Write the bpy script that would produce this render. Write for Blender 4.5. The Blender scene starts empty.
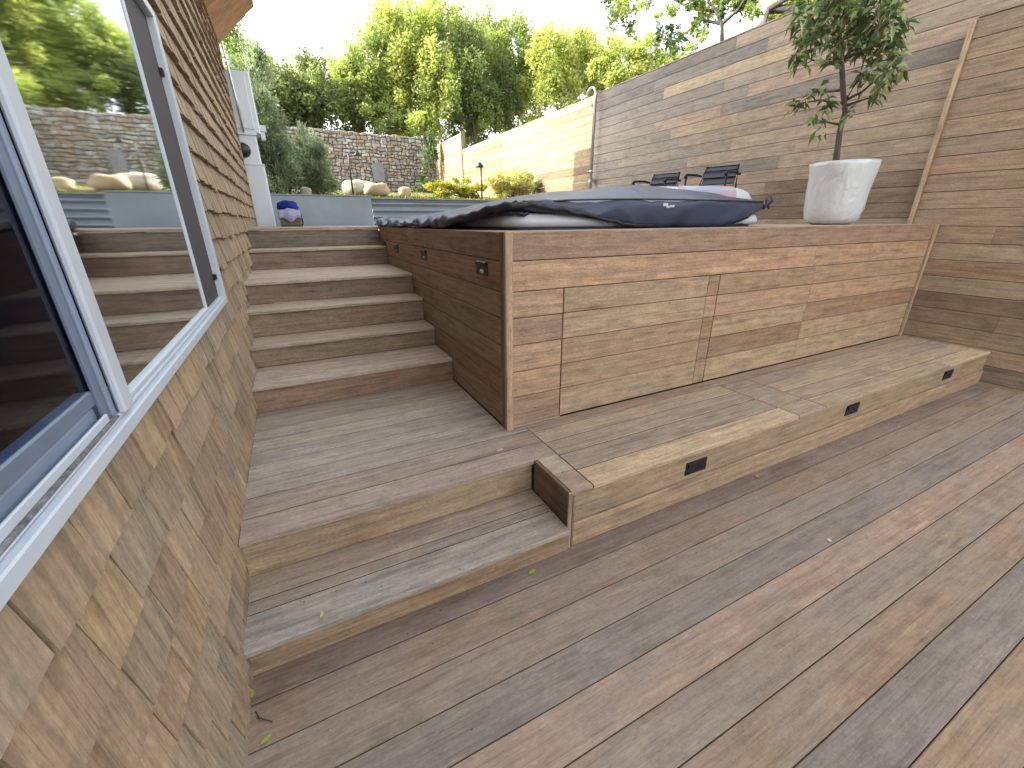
import bpy, math, random
from mathutils import Vector, Matrix, noise
R = random.Random(7)
scene = bpy.context.scene
col = scene.collection

# ------------------------------------------------------------------ camera
F_PX = 416.5; CAM = Vector((0, 0, 1.513))
RIGHT = Vector((0.891759, -0.452471, -0.006031)); UP = Vector((0.169701, 0.322043, 0.931392)); BACK = Vector((-0.419485, -0.8316, 0.363969))
cd = bpy.data.cameras.new('camera'); cam = bpy.data.objects.new('camera', cd); col.objects.link(cam)
cd.sensor_fit = 'HORIZONTAL'; cd.sensor_width = 36; cd.lens = F_PX / 1024 * 36
cd.clip_start = .02; cd.clip_end = 1000
m = Matrix((RIGHT, UP, BACK)).transposed().to_4x4(); m.translation = CAM
cam.matrix_world = m
scene.camera = cam

def at(u, v, **c):                      # measured photo point -> world point on a plane x=, y= or z=
    D = RIGHT * (u - 512) - UP * (v - 384) - BACK * F_PX
    (k, val), = c.items(); i = 'xyz'.index(k)
    return CAM + D * ((val - CAM[i]) / D[i])

# ------------------------------------------------------------------ colour helpers
def lin(c):
    c = c / 255.
    return c / 12.92 if c <= .04045 else ((c + .055) / 1.055) ** 2.4
def rgb(r, g, b): return (lin(r), lin(g), lin(b), 1)
def jit(c, a=.08, rnd=None):
    q = rnd or R
    k = 1 + q.uniform(-a, a); h = q.uniform(-a * .25, a * .25)
    return (min(1, c[0] * k * (1 + h)), min(1, c[1] * k), min(1, c[2] * k * (1 - h)), 1)

def soft(c, m_, k=.35): return tuple(c[i] * (1 - k) + m_[i] * k for i in range(3)) + (1,)
# ------------------------------------------------------------------ mesh builder
class MB:
    def __init__(s): s.v = []; s.f = []; s.uv = []; s.c = []; s.sm = []
    def add(s, vs, fs, tint=(1, 1, 1, 1), uvs=None, smooth=False):
        b = len(s.v); s.v += [tuple(p) for p in vs]; s.c += [tint] * len(vs)
        for k, f in enumerate(fs):
            s.f.append(tuple(b + i for i in f)); s.sm.append(smooth)
            s.uv += (uvs[k] if uvs else [(vs[i][0] + vs[i][2] * .3, vs[i][1] + vs[i][2]) for i in f])
    def bd(s, x0, x1, y0, y1, z0, z1, ax='x', tint=(1, 1, 1, 1), ch=.003, ou=None):
        """a board: box with eased long edges; grain runs along ax"""
        lo = (x0, y0, z0); hi = (x1, y1, z1); i = 'xyz'.index(ax); j, k = [(1, 2), (0, 2), (0, 1)][i]
        a0, a1, b0, b1 = lo[j], hi[j], lo[k], hi[k]
        ch = min(ch, (a1 - a0) * .3, (b1 - b0) * .3)
        sec = [(a0 + ch, b0), (a1 - ch, b0), (a1, b0 + ch), (a1, b1 - ch), (a1 - ch, b1), (a0 + ch, b1), (a0, b1 - ch), (a0, b0 + ch)]
        vs = []
        for L in (lo[i], hi[i]):
            for a, b in sec:
                p = [0, 0, 0]; p[i] = L; p[j] = a; p[k] = b; vs.append(tuple(p))
        per = [0]
        for n in range(8):
            p, q = sec[n], sec[(n + 1) % 8]; per.append(per[-1] + math.hypot(p[0] - q[0], p[1] - q[1]))
        o1, o2 = ou or (R.uniform(0, 60), R.uniform(0, 60)); L = hi[i] - lo[i]
        fs = []; uvs = []
        flip = (i == 1)
        for n in range(8):
            m_ = (n + 1) % 8; f = [n, m_, 8 + m_, 8 + n]
            u = [(o1, o2 + per[n]), (o1, o2 + per[n + 1]), (o1 + L, o2 + per[n + 1]), (o1 + L, o2 + per[n])]
            if not flip: f.reverse(); u.reverse()
            fs.append(f); uvs.append(u)
        e0 = list(range(8)); e1 = list(range(8, 16))
        for e in (e0, e1):
            fs.append(e if (e is e0) != flip else e[::-1])
            uvs.append([(o1 + .01 * (t % 3), o2 + sec[t % 8][0] - a0) for t in fs[-1]])
        s.add(vs, fs, tint, uvs)
    def box(s, x0, x1, y0, y1, z0, z1, tint=(1, 1, 1, 1)): s.bd(x0, x1, y0, y1, z0, z1, 'x', tint, .0015)
    def tube(s, pts, rad, n=8, tint=(1, 1, 1, 1), cap=True):
        pts = [Vector(p) for p in pts]; rs = rad if isinstance(rad, (list, tuple)) else [rad] * len(pts)
        vs = []; fs = []; up = Vector((0, 0, 1)); uvs = []; acc = 0; o2 = R.uniform(0, 40); A = []
        for i, p in enumerate(pts):
            t = (pts[min(i + 1, len(pts) - 1)] - pts[max(i - 1, 0)]).normalized()
            if i: acc += (p - pts[i - 1]).length
            A.append(acc)
            a = t.cross(up if abs(t.z) < .95 else Vector((1, 0, 0))).normalized(); b = t.cross(a)
            for k in range(n):
                w = 2 * math.pi * k / n; vs.append(p + (a * math.cos(w) + b * math.sin(w)) * rs[i])
        for i in range(len(pts) - 1):
            for k in range(n):
                k2 = (k + 1) % n; fs.append((i * n + k, i * n + k2, (i + 1) * n + k2, (i + 1) * n + k))
                uvs.append([(A[i], o2 + k * .02), (A[i], o2 + k * .02 + .02), (A[i + 1], o2 + k * .02 + .02), (A[i + 1], o2 + k * .02)])
        if cap:
            fs.append(tuple(range(n))[::-1]); uvs.append([(0, 0)] * n)
            fs.append(tuple((len(pts) - 1) * n + k for k in range(n))); uvs.append([(0, 0)] * n)
        s.add(vs, fs, tint, uvs, True)
    def lathe(s, prof, c, n=32, tint=(1, 1, 1, 1), wob=0, seed=0):
        vs = []; fs = []
        for (r, z) in prof:
            for k in range(n):
                w = 2 * math.pi * k / n; q = Vector((math.cos(w) * 2 + z * 3, math.sin(w) * 2, z * 6 + seed))
                rr = r * (1 + wob * .6 * noise.noise(q * 1.7) + wob * .5 * (abs(noise.noise(q * 3.1)) - .2)) if wob else r
                vs.append((c[0] + rr * math.cos(w), c[1] + rr * math.sin(w), c[2] + z))
        for i in range(len(prof) - 1):
            for k in range(n):
                k2 = (k + 1) % n; fs.append((i * n + k, i * n + k2, (i + 1) * n + k2, (i + 1) * n + k))
        s.add(vs, fs, tint, None, True)
    def build(s, name, mat, parent=None, origin=None):
        me = bpy.data.meshes.new(name)
        o = Vector(origin) if origin else Vector((0, 0, 0))
        me.from_pydata([tuple(Vector(p) - o) for p in s.v], [], s.f)
        ul = me.uv_layers.new(name='UVMap'); ul.data.foreach_set('uv', [t for p in s.uv for t in p])
        ca = me.color_attributes.new('tint', 'FLOAT_COLOR', 'POINT'); ca.data.foreach_set('color', [t for p in s.c for t in p])
        me.polygons.foreach_set('use_smooth', s.sm)
        me.materials.append(mat); me.update()
        ob = bpy.data.objects.new(name, me); col.objects.link(ob); ob.location = o
        if parent:
            ob.parent = parent; pl = parent
            off = Vector((0, 0, 0))
            while pl: off += pl.location; pl = pl.parent
            ob.location = o - off
        return ob
def tag(o, label=None, cat=None, group=None, kind=None):
    if label: o['label'] = label
    if cat: o['category'] = cat
    if group: o['group'] = group
    if kind: o['kind'] = kind
    return o
def empty(name, loc, label, cat, group=None):
    o = bpy.data.objects.new(name, None); col.objects.link(o); o.location = loc; o.empty_display_size = .2
    return tag(o, label, cat, group)

# ------------------------------------------------------------------ materials
def new_mat(name):
    mt = bpy.data.materials.new(name); mt.use_nodes = True
    nt = mt.node_tree; nt.nodes.clear()
    out = nt.nodes.new('ShaderNodeOutputMaterial'); bs = nt.nodes.new('ShaderNodeBsdfPrincipled')
    nt.links.new(bs.outputs[0], out.inputs[0]); return mt, nt, bs, out
def N(nt, t, **kw):
    n = nt.nodes.new(t)
    for k, v in kw.items():
        if k.startswith('i_'):
            key = k[2:].replace('_', ' '); key = int(key) if key.isdigit() else key
            n.inputs[key].default_value = v
        else: setattr(n, k, v)
    return n
def ramp(nt, src, stops):
    r = nt.nodes.new('ShaderNodeValToRGB'); e = r.color_ramp.elements
    while len(e) < len(stops): e.new(.5)
    for q, (p, c) in zip(e, stops): q.position = p; q.color = c if isinstance(c, tuple) else (c, c, c, 1)
    nt.links.new(src, r.inputs[0]); return r.outputs[0]
def mixc(nt, mode, f, a, b):
    n = nt.nodes.new('ShaderNodeMix'); n.data_type = 'RGBA'; n.blend_type = mode
    for sock, v in ((n.inputs[0], f), (n.inputs[6], a), (n.inputs[7], b)):
        if isinstance(v, (int, float, tuple)): sock.default_value = v
        else: nt.links.new(v, sock)
    return n.outputs[2]
def wood(name, weather=.35, grey=(.30, .29, .28, 1), rough=.62, grain=1., figure=.5, bump=.25, sat=.72, val=1.1, vary=0, vpal=()):
    mt, nt, bs, out = new_mat(name)
    uv = N(nt, 'ShaderNodeUVMap'); at_ = N(nt, 'ShaderNodeAttribute', attribute_name='tint')
    def mp(sx, sy, rot=0):
        q = N(nt, 'ShaderNodeMapping'); nt.links.new(uv.outputs[0], q.inputs[0]); q.inputs['Scale'].default_value = (sx, sy, 1); q.inputs['Rotation'].default_value = (0, 0, rot); return q.outputs[0]
    def nz(vec, sc, det=4, ro=.55, dist=0):
        q = N(nt, 'ShaderNodeTexNoise', i_Scale=sc, i_Detail=det, i_Roughness=ro, i_Distortion=dist); nt.links.new(vec, q.inputs['Vector']); return q.outputs[0]
    fine = nz(mp(2.2, 46), 4, 5, .6)            # fine long fibres
    mid = nz(mp(.9, 14), 2.6, 3, .5, .6)        # broad grain bands
    blot = nz(mp(1.2, 2.6), 1.5, 4, .6)         # weathering patches
    blot2 = nz(mp(4, 7), 2.2, 3, .6)
    fig = nz(mp(5, 34, .22), 2.6, 2, .45, .9)  # interlocked figure
    pore = nz(mp(10, 160), 5, 2, .5)
    c = at_.outputs['Color']
    if vary:
        vn = nz(mp(.75, 1.6), 1.3, 3, .55, .5); k = len(vpal) - 1
        c = mixc(nt, 'MIX', vary, c, ramp(nt, vn, [(.30 + .40 * i / k, q) for i, q in enumerate(vpal)]))
    c = mixc(nt, 'MULTIPLY', 1, c, ramp(nt, mid, [(.28, 1 - .34 * grain), (.5, 1.), (.7, 1 + .22 * grain)]))
    c = mixc(nt, 'MULTIPLY', 1, c, ramp(nt, fine, [(.3, 1 - .20 * grain), (.55, 1.), (.75, 1 + .12 * grain)]))
    c = mixc(nt, 'MULTIPLY', 1, c, ramp(nt, blot2, [(.3, .80), (.6, 1.07)]))
    wf = ramp(nt, blot, [(.42, 0.), (.62, weather)])
    c = mixc(nt, 'MIX', wf, c, mixc(nt, 'MULTIPLY', 1, grey, ramp(nt, fine, [(.3, .8), (.7, 1.15)])))
    ff = ramp(nt, nz(mp(1.5, 3.1), 1.3, 2), [(.5, 0.), (.65, figure)])
    c = mixc(nt, 'MIX', ff, c, mixc(nt, 'MULTIPLY', 1, c, ramp(nt, fig, [(.32, .78), (.48, 1.), (.58, 1.08), (.68, 1.34)])))
    c = mixc(nt, 'MULTIPLY', .5, c, ramp(nt, pore, [(.3, .6), (.42, 1.)]))
    # small stains and dents
    vo = N(nt, 'ShaderNodeTexVoronoi', i_Scale=5.); nt.links.new(mp(1, 1.6), vo.inputs['Vector'])
    c = mixc(nt, 'MULTIPLY', .75, c, ramp(nt, vo.outputs['Distance'], [(.02, .45), (.05, 1.)]))
    stk = nz(mp(.8, 30), 3.1, 3, .55, .4)
    c = mixc(nt, 'MULTIPLY', 1, c, ramp(nt, stk, [(.0, 1.), (.58, 1.), (.66, 1 - .30 * grain), (.72, 1 - .05 * grain)]))
    mot = nz(mp(14, 22), 3.5, 4, .7)
    c = mixc(nt, 'MULTIPLY', 1, c, ramp(nt, mot, [(.35, 1 - .16 * grain), (.5, 1.), (.65, 1 + .14 * grain)]))
    hsn = N(nt, 'ShaderNodeHueSaturation'); hsn.inputs['Saturation'].default_value = sat; hsn.inputs['Value'].default_value = val; nt.links.new(c, hsn.inputs['Color']); nt.links.new(hsn.outputs[0], bs.inputs['Base Color'])
    rr = ramp(nt, mid, [(.3, rough + .1), (.7, rough - .08)]); nt.links.new(rr, bs.inputs['Roughness'])
    bs.inputs['Specular IOR Level'].default_value = .35
    h = mixc(nt, 'ADD', 1, mixc(nt, 'MULTIPLY', 1, fine, (.5, .5, .5, 1)), mixc(nt, 'MULTIPLY', 1, fig, ff))
    b = N(nt, 'ShaderNodeBump', i_Strength=bump, i_Distance=.004); nt.links.new(h, b.inputs['Height']); nt.links.new(b.outputs[0], bs.inputs['Normal'])
    return mt
def plain(name, c, rough=.5, metal=0, spec=.5, nscale=0, namp=.15, bump=0, bscale=40, coat=0):
    mt, nt, bs, out = new_mat(name)
    bs.inputs['Roughness'].default_value = rough; bs.inputs['Metallic'].default_value = metal; bs.inputs['Specular IOR Level'].default_value = spec
    bs.inputs['Coat Weight'].default_value = coat
    tc = N(nt, 'ShaderNodeTexCoord')
    q = N(nt, 'ShaderNodeTexNoise', i_Scale=nscale or 6., i_Detail=5., i_Roughness=.6); nt.links.new(tc.outputs['Object'], q.inputs['Vector'])
    nt.links.new(mixc(nt, 'MULTIPLY', 1, c, ramp(nt, q.outputs[0], [(.3, 1 - namp), (.7, 1 + namp)])), bs.inputs['Base Color'])
    if bump:
        q2 = N(nt, 'ShaderNodeTexNoise', i_Scale=float(bscale), i_Detail=4.); nt.links.new(tc.outputs['Object'], q2.inputs['Vector'])
        b = N(nt, 'ShaderNodeBump', i_Strength=bump, i_Distance=.01); nt.links.new(q2.outputs[0], b.inputs['Height']); nt.links.new(b.outputs[0], bs.inputs['Normal'])
    return mt
def leafmat(name, trans=.35, rough=.5):
    mt, nt, bs, out = new_mat(name)
    a = N(nt, 'ShaderNodeAttribute', attribute_name='tint'); nt.links.new(a.outputs['Color'], bs.inputs['Base Color'])
    bs.inputs['Roughness'].default_value = rough; bs.inputs['Specular IOR Level'].default_value = .35
    tr = N(nt, 'ShaderNodeBsdfTranslucent'); nt.links.new(mixc(nt, 'MULTIPLY', 1, a.outputs['Color'], (1.15, 1.15, .72, 1)), tr.inputs[0])
    mx = N(nt, 'ShaderNodeMixShader', i_0=trans); nt.links.new(bs.outputs[0], mx.inputs[1]); nt.links.new(tr.outputs[0], mx.inputs[2]); nt.links.new(mx.outputs[0], out.inputs[0])
    return mt
def tintmat(name, rough=.8, bump=.4, bscale=12, namp=.25, nscale=9, spec=.3, metal=0):
    mt, nt, bs, out = new_mat(name)
    a = N(nt, 'ShaderNodeAttribute', attribute_name='tint'); tc = N(nt, 'ShaderNodeTexCoord')
    q = N(nt, 'ShaderNodeTexNoise', i_Scale=float(nscale), i_Detail=6., i_Roughness=.65); nt.links.new(tc.outputs['Object'], q.inputs['Vector'])
    nt.links.new(mixc(nt, 'MULTIPLY', 1, a.outputs['Color'], ramp(nt, q.outputs[0], [(.3, 1 - namp), (.7, 1 + namp)])), bs.inputs['Base Color'])
    bs.inputs['Roughness'].default_value = rough; bs.inputs['Specular IOR Level'].default_value = spec; bs.inputs['Metallic'].default_value = metal
    q2 = N(nt, 'ShaderNodeTexNoise', i_Scale=float(bscale), i_Detail=6.); nt.links.new(tc.outputs['Object'], q2.inputs['Vector'])
    b = N(nt, 'ShaderNodeBump', i_Strength=bump, i_Distance=.02); nt.links.new(q2.outputs[0], b.inputs['Height']); nt.links.new(b.outputs[0], bs.inputs['Normal'])
    return mt

M = {}
M['deck'] = wood('deck_hardwood', .5, rgb(146, 136, 126), .66, .75, .55, .5, 1.14, 1.16, .2, (rgb(134, 128, 124), rgb(160, 140, 124), rgb(134, 126, 118), rgb(154, 134, 112), rgb(140, 130, 124)))
M['step'] = wood('step_hardwood', .35, rgb(164, 150, 132), .66, .9, .5, .4, 1.02, 1.16, .2, (rgb(150, 136, 122), rgb(170, 150, 126), rgb(158, 138, 118), rgb(166, 156, 138), rgb(154, 136, 118)))
M['panel'] = wood('panel_hardwood', .25, rgb(160, 138, 110), .58, 1., .4, .3, .86, 1.16, .16, (rgb(150, 118, 90), rgb(178, 146, 108), rgb(162, 132, 104), rgb(176, 152, 114), rgb(156, 122, 94)))
M['fence'] = wood('fence_hardwood', .35, rgb(156, 140, 118), .64, .9, .35, .25, .84, 1.06, .17, (rgb(146, 122, 96), rgb(168, 144, 108), rgb(154, 130, 104), rgb(164, 138, 104)))
M['sunfence'] = wood('sunlit_fence_wood', .2, rgb(120, 104, 76), .7, .9, .3, .2, .88, 1.)
M['shingle'] = wood('cedar_shingle', .35, rgb(158, 142, 118), .78, 1., .35, .5, .92, 1.04, .22, (rgb(140, 118, 92), rgb(168, 146, 114), rgb(150, 130, 104), rgb(160, 134, 100)))
M['bark'] = wood('bark', .3, rgb(110, 105, 100), .85, 1.5, .2, .6)
M['leaf'] = leafmat('leaf', .35)
M['leaf_far'] = leafmat('leaf_backlit', .58, .6)
M['white'] = plain('white_window_paint', rgb(190, 199, 209), .38, 0, .5, 14, .05, .05, 60)
M['sash'] = plain('sash_shade_grey', rgb(110, 122, 142), .45, .1, .5, 14, .08)  # grey tone paints in the shade on the sash
M['jamb'] = plain('jamb_shade_paint', rgb(130, 142, 162), .45, 0, .5, 14, .08)  # frame colour darkened to stand for shade on jamb and rail
M['grime'] = plain('dirty_track', rgb(120, 122, 120), .8, 0, .3, 60, .6)
M['screen'] = plain('insect_screen', rgb(74, 70, 72), .75, 0, .3, 300, .12)
M['dark'] = plain('dark_room', rgb(52, 60, 76), .8)
M['black'] = plain('black_plastic', rgb(22, 24, 28), .4, 0, .5, 20, .1)
M['blackm'] = plain('black_metal', rgb(30, 28, 28), .45, .3)
M['lens'] = plain('clear_lens', rgb(170, 175, 180), .15, 0, .8)
M['vinyl'] = plain('cover_vinyl', rgb(50, 61, 84), .40, 0, .5, 5, .18, .9, 5)
M['vinyl_dark'] = plain('cover_underside', rgb(24, 26, 34), .5, 0, .5, 5, .1, .3, 20)
M['shell'] = plain('tub_shell', rgb(200, 206, 212), .3, 0, .5, 4, .04)
M['tubside'] = plain('tub_cabinet', rgb(120, 122, 126), .5)
M['pot'] = plain('pot_ceramic', rgb(205, 205, 200), .5)
M['soil'] = plain('potting_soil', rgb(60, 46, 36), .9, 0, .2, 30, .4, .8, 50)
M['steel'] = plain('brushed_steel', rgb(190, 192, 195), .3, .9)
M['cabinet'] = plain('cabinet_paint', rgb(205, 215, 220), .45, 0, .5, 3, .05)
M['greywall'] = plain('grey_metal_sheet', rgb(140, 152, 160), .5, .2, .5, 2.5, .12, .1, 8)
M['panelgrey'] = plain('dull_grey_panel', rgb(112, 116, 118), .7, 0, .3, 4, .2, .4, 20)
M['cloth_blue'] = plain('blue_towel', rgb(30, 52, 128), .9, 0, .1, 40, .2, .5, 80)
M['cloth_white'] = plain('white_towel', rgb(160, 162, 190), .9, 0, .1, 40, .1, .5, 60)
M['basket'] = plain('wicker', rgb(110, 98, 84), .8, 0, .2, 60, .3, .6, 90)
M['stone'] = tintmat('rubble_stone', .9, .8, 14, .35, 10)
M['boulder'] = tintmat('pale_boulder', .9, .7, 6, .2, 5)
M['mesh'] = plain('sling_fabric', rgb(66, 72, 84), .6, 0, .4, 60, .15)
M['tint'] = tintmat('painted', .5, .05, 20, .08, 6)
M['curtain'] = plain('curtain_cloth', rgb(96, 108, 125), .9, 0, .1, 20, .1)
M['earth'] = plain('earth', rgb(120, 108, 84), .95, 0, .1, 2, .35, .6, 8)
M['grass'] = tintmat('grass_blades', .7, .1, 10, .2, 3)
M['roof'] = plain('roof_shingle', rgb(80, 76, 72), .9)

# glass: thin pane, Fresnel mix of clear and mirror
mt, nt, bs, out = new_mat('window_glass'); nt.nodes.remove(bs)
fr = N(nt, 'ShaderNodeFresnel', i_IOR=1.6); tr = N(nt, 'ShaderNodeBsdfTransparent'); tr.inputs[0].default_value = (.78, .84, .86, 1)
gl = N(nt, 'ShaderNodeBsdfGlossy'); gl.inputs['Roughness'].default_value = .035; gl.inputs[0].default_value = (.95, .98, 1, 1)
tc = N(nt, 'ShaderNodeTexCoord'); q = N(nt, 'ShaderNodeTexNoise', i_Scale=1.6, i_Detail=1.); nt.links.new(tc.outputs['Object'], q.inputs['Vector'])
b = N(nt, 'ShaderNodeBump', i_Strength=.08, i_Distance=.02); nt.links.new(q.outputs[0], b.inputs['Height']); nt.links.new(b.outputs[0], gl.inputs['Normal'])
mx = N(nt, 'ShaderNodeMixShader'); fm = N(nt, 'ShaderNodeMath', operation='MULTIPLY', i_1=.85); nt.links.new(fr.outputs[0], fm.inputs[0]); nt.links.new(fm.outputs[0], mx.inputs[0]); nt.links.new(tr.outputs[0], mx.inputs[1]); nt.links.new(gl.outputs[0], mx.inputs[2]); nt.links.new(mx.outputs[0], out.inputs[0])
M['glass'] = mt
m2 = mt.copy(); m2.name = 'shaded_glass'; M['glass_dim'] = m2
for n_ in m2.node_tree.nodes:
    if n_.type == 'FRESNEL': n_.inputs['IOR'].default_value = 1.3
    if n_.type == 'MATH': n_.inputs[1].default_value = .16
    if n_.type == 'BSDF_TRANSPARENT': n_.inputs[0].default_value = (.72, .82, .92, 1)
# plastic wrap: milky glossy film with creases
mt, nt, bs, out = new_mat('plastic_wrap')
tc = N(nt, 'ShaderNodeTexCoord')
mp_ = N(nt, 'ShaderNodeMapping'); mp_.inputs['Scale'].default_value = (1.5, 1.5, 1.1); mp_.inputs['Rotation'].default_value = (.3, .5, 0); nt.links.new(tc.outputs['Object'], mp_.inputs[0])
q = N(nt, 'ShaderNodeTexNoise', i_Scale=6., i_Detail=2., i_Distortion=1.); nt.links.new(mp_.outputs[0], q.inputs['Vector'])
b = N(nt, 'ShaderNodeBump', i_Strength=.55, i_Distance=.03); nt.links.new(q.outputs[0], b.inputs['Height']); nt.links.new(b.outputs[0], bs.inputs['Normal'])
bs.inputs['Roughness'].default_value = .22; bs.inputs['Specular IOR Level'].default_value = .6
bs.inputs['Base Color'].default_value = rgb(212, 219, 222)
M['wrap'] = mt
# shell pattern mat (pink / green float)
mt, nt, bs, out = new_mat('patterned_float'); tc = N(nt, 'ShaderNodeTexCoord')
v = N(nt, 'ShaderNodeTexVoronoi', i_Scale=4.5); nt.links.new(tc.outputs['Object'], v.inputs['Vector'])
nt.links.new(ramp(nt, v.outputs['Color'], [(.2, rgb(150, 158, 180)), (.42, rgb(196, 150, 164)), (.6, rgb(130, 176, 164)), (.8, rgb(170, 175, 195))]), bs.inputs['Base Color']); bs.inputs['Roughness'].default_value = .4
M['pattern'] = mt

# ------------------------------------------------------------------ dims (metres, from the photograph)
XH, XT, XB, XW, XF = -.383, .994, .969, 5.804, 5.864
ZS, ZL, ZD = .132, .324, 1.4614
YS, YB, YL, YD = 1.306, 1.346, 1.666, 2.055

# ------------------------------------------------------------------ lower deck (ground surface)
deck_t = [rgb(150, 130, 110), rgb(140, 126, 115), rgb(162, 140, 123), rgb(144, 131, 117), rgb(154, 132, 106), rgb(129, 122, 116), rgb(146, 127, 110), rgb(136, 118, 101)]
order = [7, 3, 5, 2, 3, 0, 5, 4, 6, 1, 2, 4, 3, 6, 0, 1, 5, 2, 7, 3, 4, 1, 0, 6, 2]
mb = MB(); y = 1.300; n = 0
mb.bd(-.42, 5.9, 1.216, 1.40, -.025, 0, 'x', jit(rgb(118, 104, 96), .03))
y = 1.212
while y > -3.2:
    t = deck_t[order[n % len(order)]]
    cuts = [-.42, 5.9]
    if n in (3, 6, 10): cuts = [-.42, [4.35, 3.6, 2.9][[3, 6, 10].index(n)], 5.9]
    for a, b in zip(cuts, cuts[1:]):
        mb.bd(a + .001, b - .001, y - .155 + .0032, y, -.025, R.uniform(-.0008, .0008), 'x', jit(t, .06), .003)
    y -= .155; n += 1
tag(mb.build('deck', M['deck']), kind='structure')
mb = MB(); mb.box(-.5, 5.9, -3.4, 1.7, -.30, -.06, rgb(30, 26, 22)); mb.box(-.4, 5.88, -3.1, 1.33, -.011, -.006, rgb(30, 26, 22)); tag(mb.build('deck_underlay', M['soil']), kind='structure')  # thin top sheet darkens the deck gaps, painted shade plus dirt
# ground everywhere else
mb = MB(); mb.add([(-400, -400, -.6), (400, -400, -.6), (400, 400, -.6), (-400, 400, -.6)], [(0, 1, 2, 3)], rgb(110, 100, 80)); tag(mb.build('ground', M['earth']), kind='structure')

# ------------------------------------------------------------------ lower step
st = empty('deck_step', ((XH + XB) / 2, 1.5, 0), 'lowest weathered wooden step above the deck, with a small yellow leaf on it', 'step')
mb = MB()
for (a, b, t) in ((1.306, 1.475, rgb(146, 141, 134)), (1.480, 1.540, rgb(128, 118, 110)), (1.545, 1.70, rgb(148, 132, 118))):
    mb.bd(XH, XB - .003, a, b, ZS - .026, ZS, 'x', jit(t, .02), .004)
mb.build('tread', M['step'], st)
mb = MB(); mb.box(XH + .01, XB - .01, 1.316, 1.69, ZS - .009, ZS - .0045, rgb(30, 24, 20)); mb.build('gap_shade_dirt', M['soil'], st)  # dark sheet painting both shade and dirt into the step gaps
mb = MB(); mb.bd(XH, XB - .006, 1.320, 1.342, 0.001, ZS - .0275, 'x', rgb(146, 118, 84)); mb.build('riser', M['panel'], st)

# ------------------------------------------------------------------ landing platform
lp = empty('landing_platform', (.3, 2.3, 0), 'wide wooden landing of weathered boards at the foot of the upper stairs', 'platform')
lt = [rgb(150, 136, 126), rgb(146, 130, 120), rgb(148, 142, 134), rgb(158, 152, 140), rgb(150, 146, 138), rgb(160, 153, 140), rgb(152, 144, 132), rgb(140, 130, 120), rgb(146, 136, 126)]
ys = [1.666, 1.819, 1.977, 2.143, 2.295, 2.44, 2.59, 2.74, 2.89, 3.04]
mb = MB()
for i in range(9):
    x1 = (1.110 if ys[i + 1] < 2.0 else XT - .002)
    if i == 2:
        mb.bd(XH, 1.110, ys[i] + .008, 2.052, ZL - .027, ZL, 'x', lt[i], .003); mb.bd(XH, XT - .002, 2.052, ys[i + 1], ZL - .0265, ZL - .0002, 'x', lt[i], .001); continue
    mb.bd(XH, x1, ys[i] + (.008 if i else 0), ys[i + 1], ZL - .027, ZL, 'x', jit(lt[i], .03), .003)
mb.build('deck_boards', M['step'], lp)
mb = MB(); mb.box(XH + .01, XT - .004, 1.674, 3.02, ZL - .009, ZL - .0045, rgb(30, 24, 20)); mb.build('gap_shade_dirt', M['soil'], lp)  # dark sheet for shade and dirt between the landing boards
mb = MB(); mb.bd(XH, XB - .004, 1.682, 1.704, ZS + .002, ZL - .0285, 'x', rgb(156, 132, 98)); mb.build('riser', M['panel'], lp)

# ------------------------------------------------------------------ upper stairs
stair = empty('staircase', (.3, 3.0, ZL), 'six-riser wooden staircase climbing beside the hot tub deck and the shingled house wall', 'stairs')
ry = [3.026, 3.458, 3.760, 4.078, 5.159, 5.532]; tz = [ZL, .510, .672, .877, 1.058, 1.2545, ZD]
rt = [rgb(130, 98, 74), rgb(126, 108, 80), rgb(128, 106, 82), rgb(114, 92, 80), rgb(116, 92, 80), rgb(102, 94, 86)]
for i in range(6):
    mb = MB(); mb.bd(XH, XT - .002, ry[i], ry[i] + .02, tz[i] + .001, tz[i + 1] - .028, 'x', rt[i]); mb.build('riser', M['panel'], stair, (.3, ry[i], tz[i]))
    if i == 5: continue
    mb = MB(); y0 = ry[i] - .022; y1 = ry[i + 1] + .0; nb = max(2, round((y1 - y0) / .155)); w = (y1 - y0) / nb
    for k in range(nb):
        mb.bd(XH, XT - .003, y0 + k * w + (.008 if k else 0), y0 + (k + 1) * w, tz[i + 1] - .026, tz[i + 1], 'x', jit([rgb(176, 162, 144), rgb(166, 152, 136), rgb(172, 160, 142)][(i + k) % 3], .05), .004)
    trd = mb.build('tread', M['step'], stair, (.3, ry[i], tz[i + 1]))
    mb = MB(); mb.box(XH + .01, XT - .006, y0 + .01, y1 - .01, tz[i + 1] - .009, tz[i + 1] - .0045, rgb(30, 24, 20)); mb.build('gap_shade_dirt', M['soil'], trd)  # dark sheet, shade and dirt put into the tread gaps as colour

# ------------------------------------------------------------------ raised deck (hot tub platform)
rd = empty('raised_deck', (3.4, 2.1, 0), 'tall platform clad in orange-brown hardwood boards with flush hatches, carrying the hot tub', 'deck')
zs = [ZL + .003, .517, .680, .842, 1.000, 1.147, 1.311, ZD - .026]
pc = {'o': rgb(180, 142, 104), 'p': rgb(184, 146, 110), 'b': rgb(146, 116, 90), 'y': rgb(176, 150, 114), 'g': rgb(172, 146, 114), 't': rgb(164, 134, 100), 'd': rgb(138, 106, 78), 'r': rgb(154, 112, 84)}
colsX = [1.036, 1.379, 2.602, 2.715, 3.88, 5.768]
pc = {k_: soft(v_, rgb(168, 136, 104), .15) for k_, v_ in pc.items()}
look = [['b', 'g', 't', 'y', 'y'], ['o', 't', 'b', 'd', 'y'], ['p', 't', 'r', 'y', 'r'], ['b', 'y', 'o', 'o', 'o'], ['p', 'g', 'b', 't', 't']]   # from the bottom row up
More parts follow.
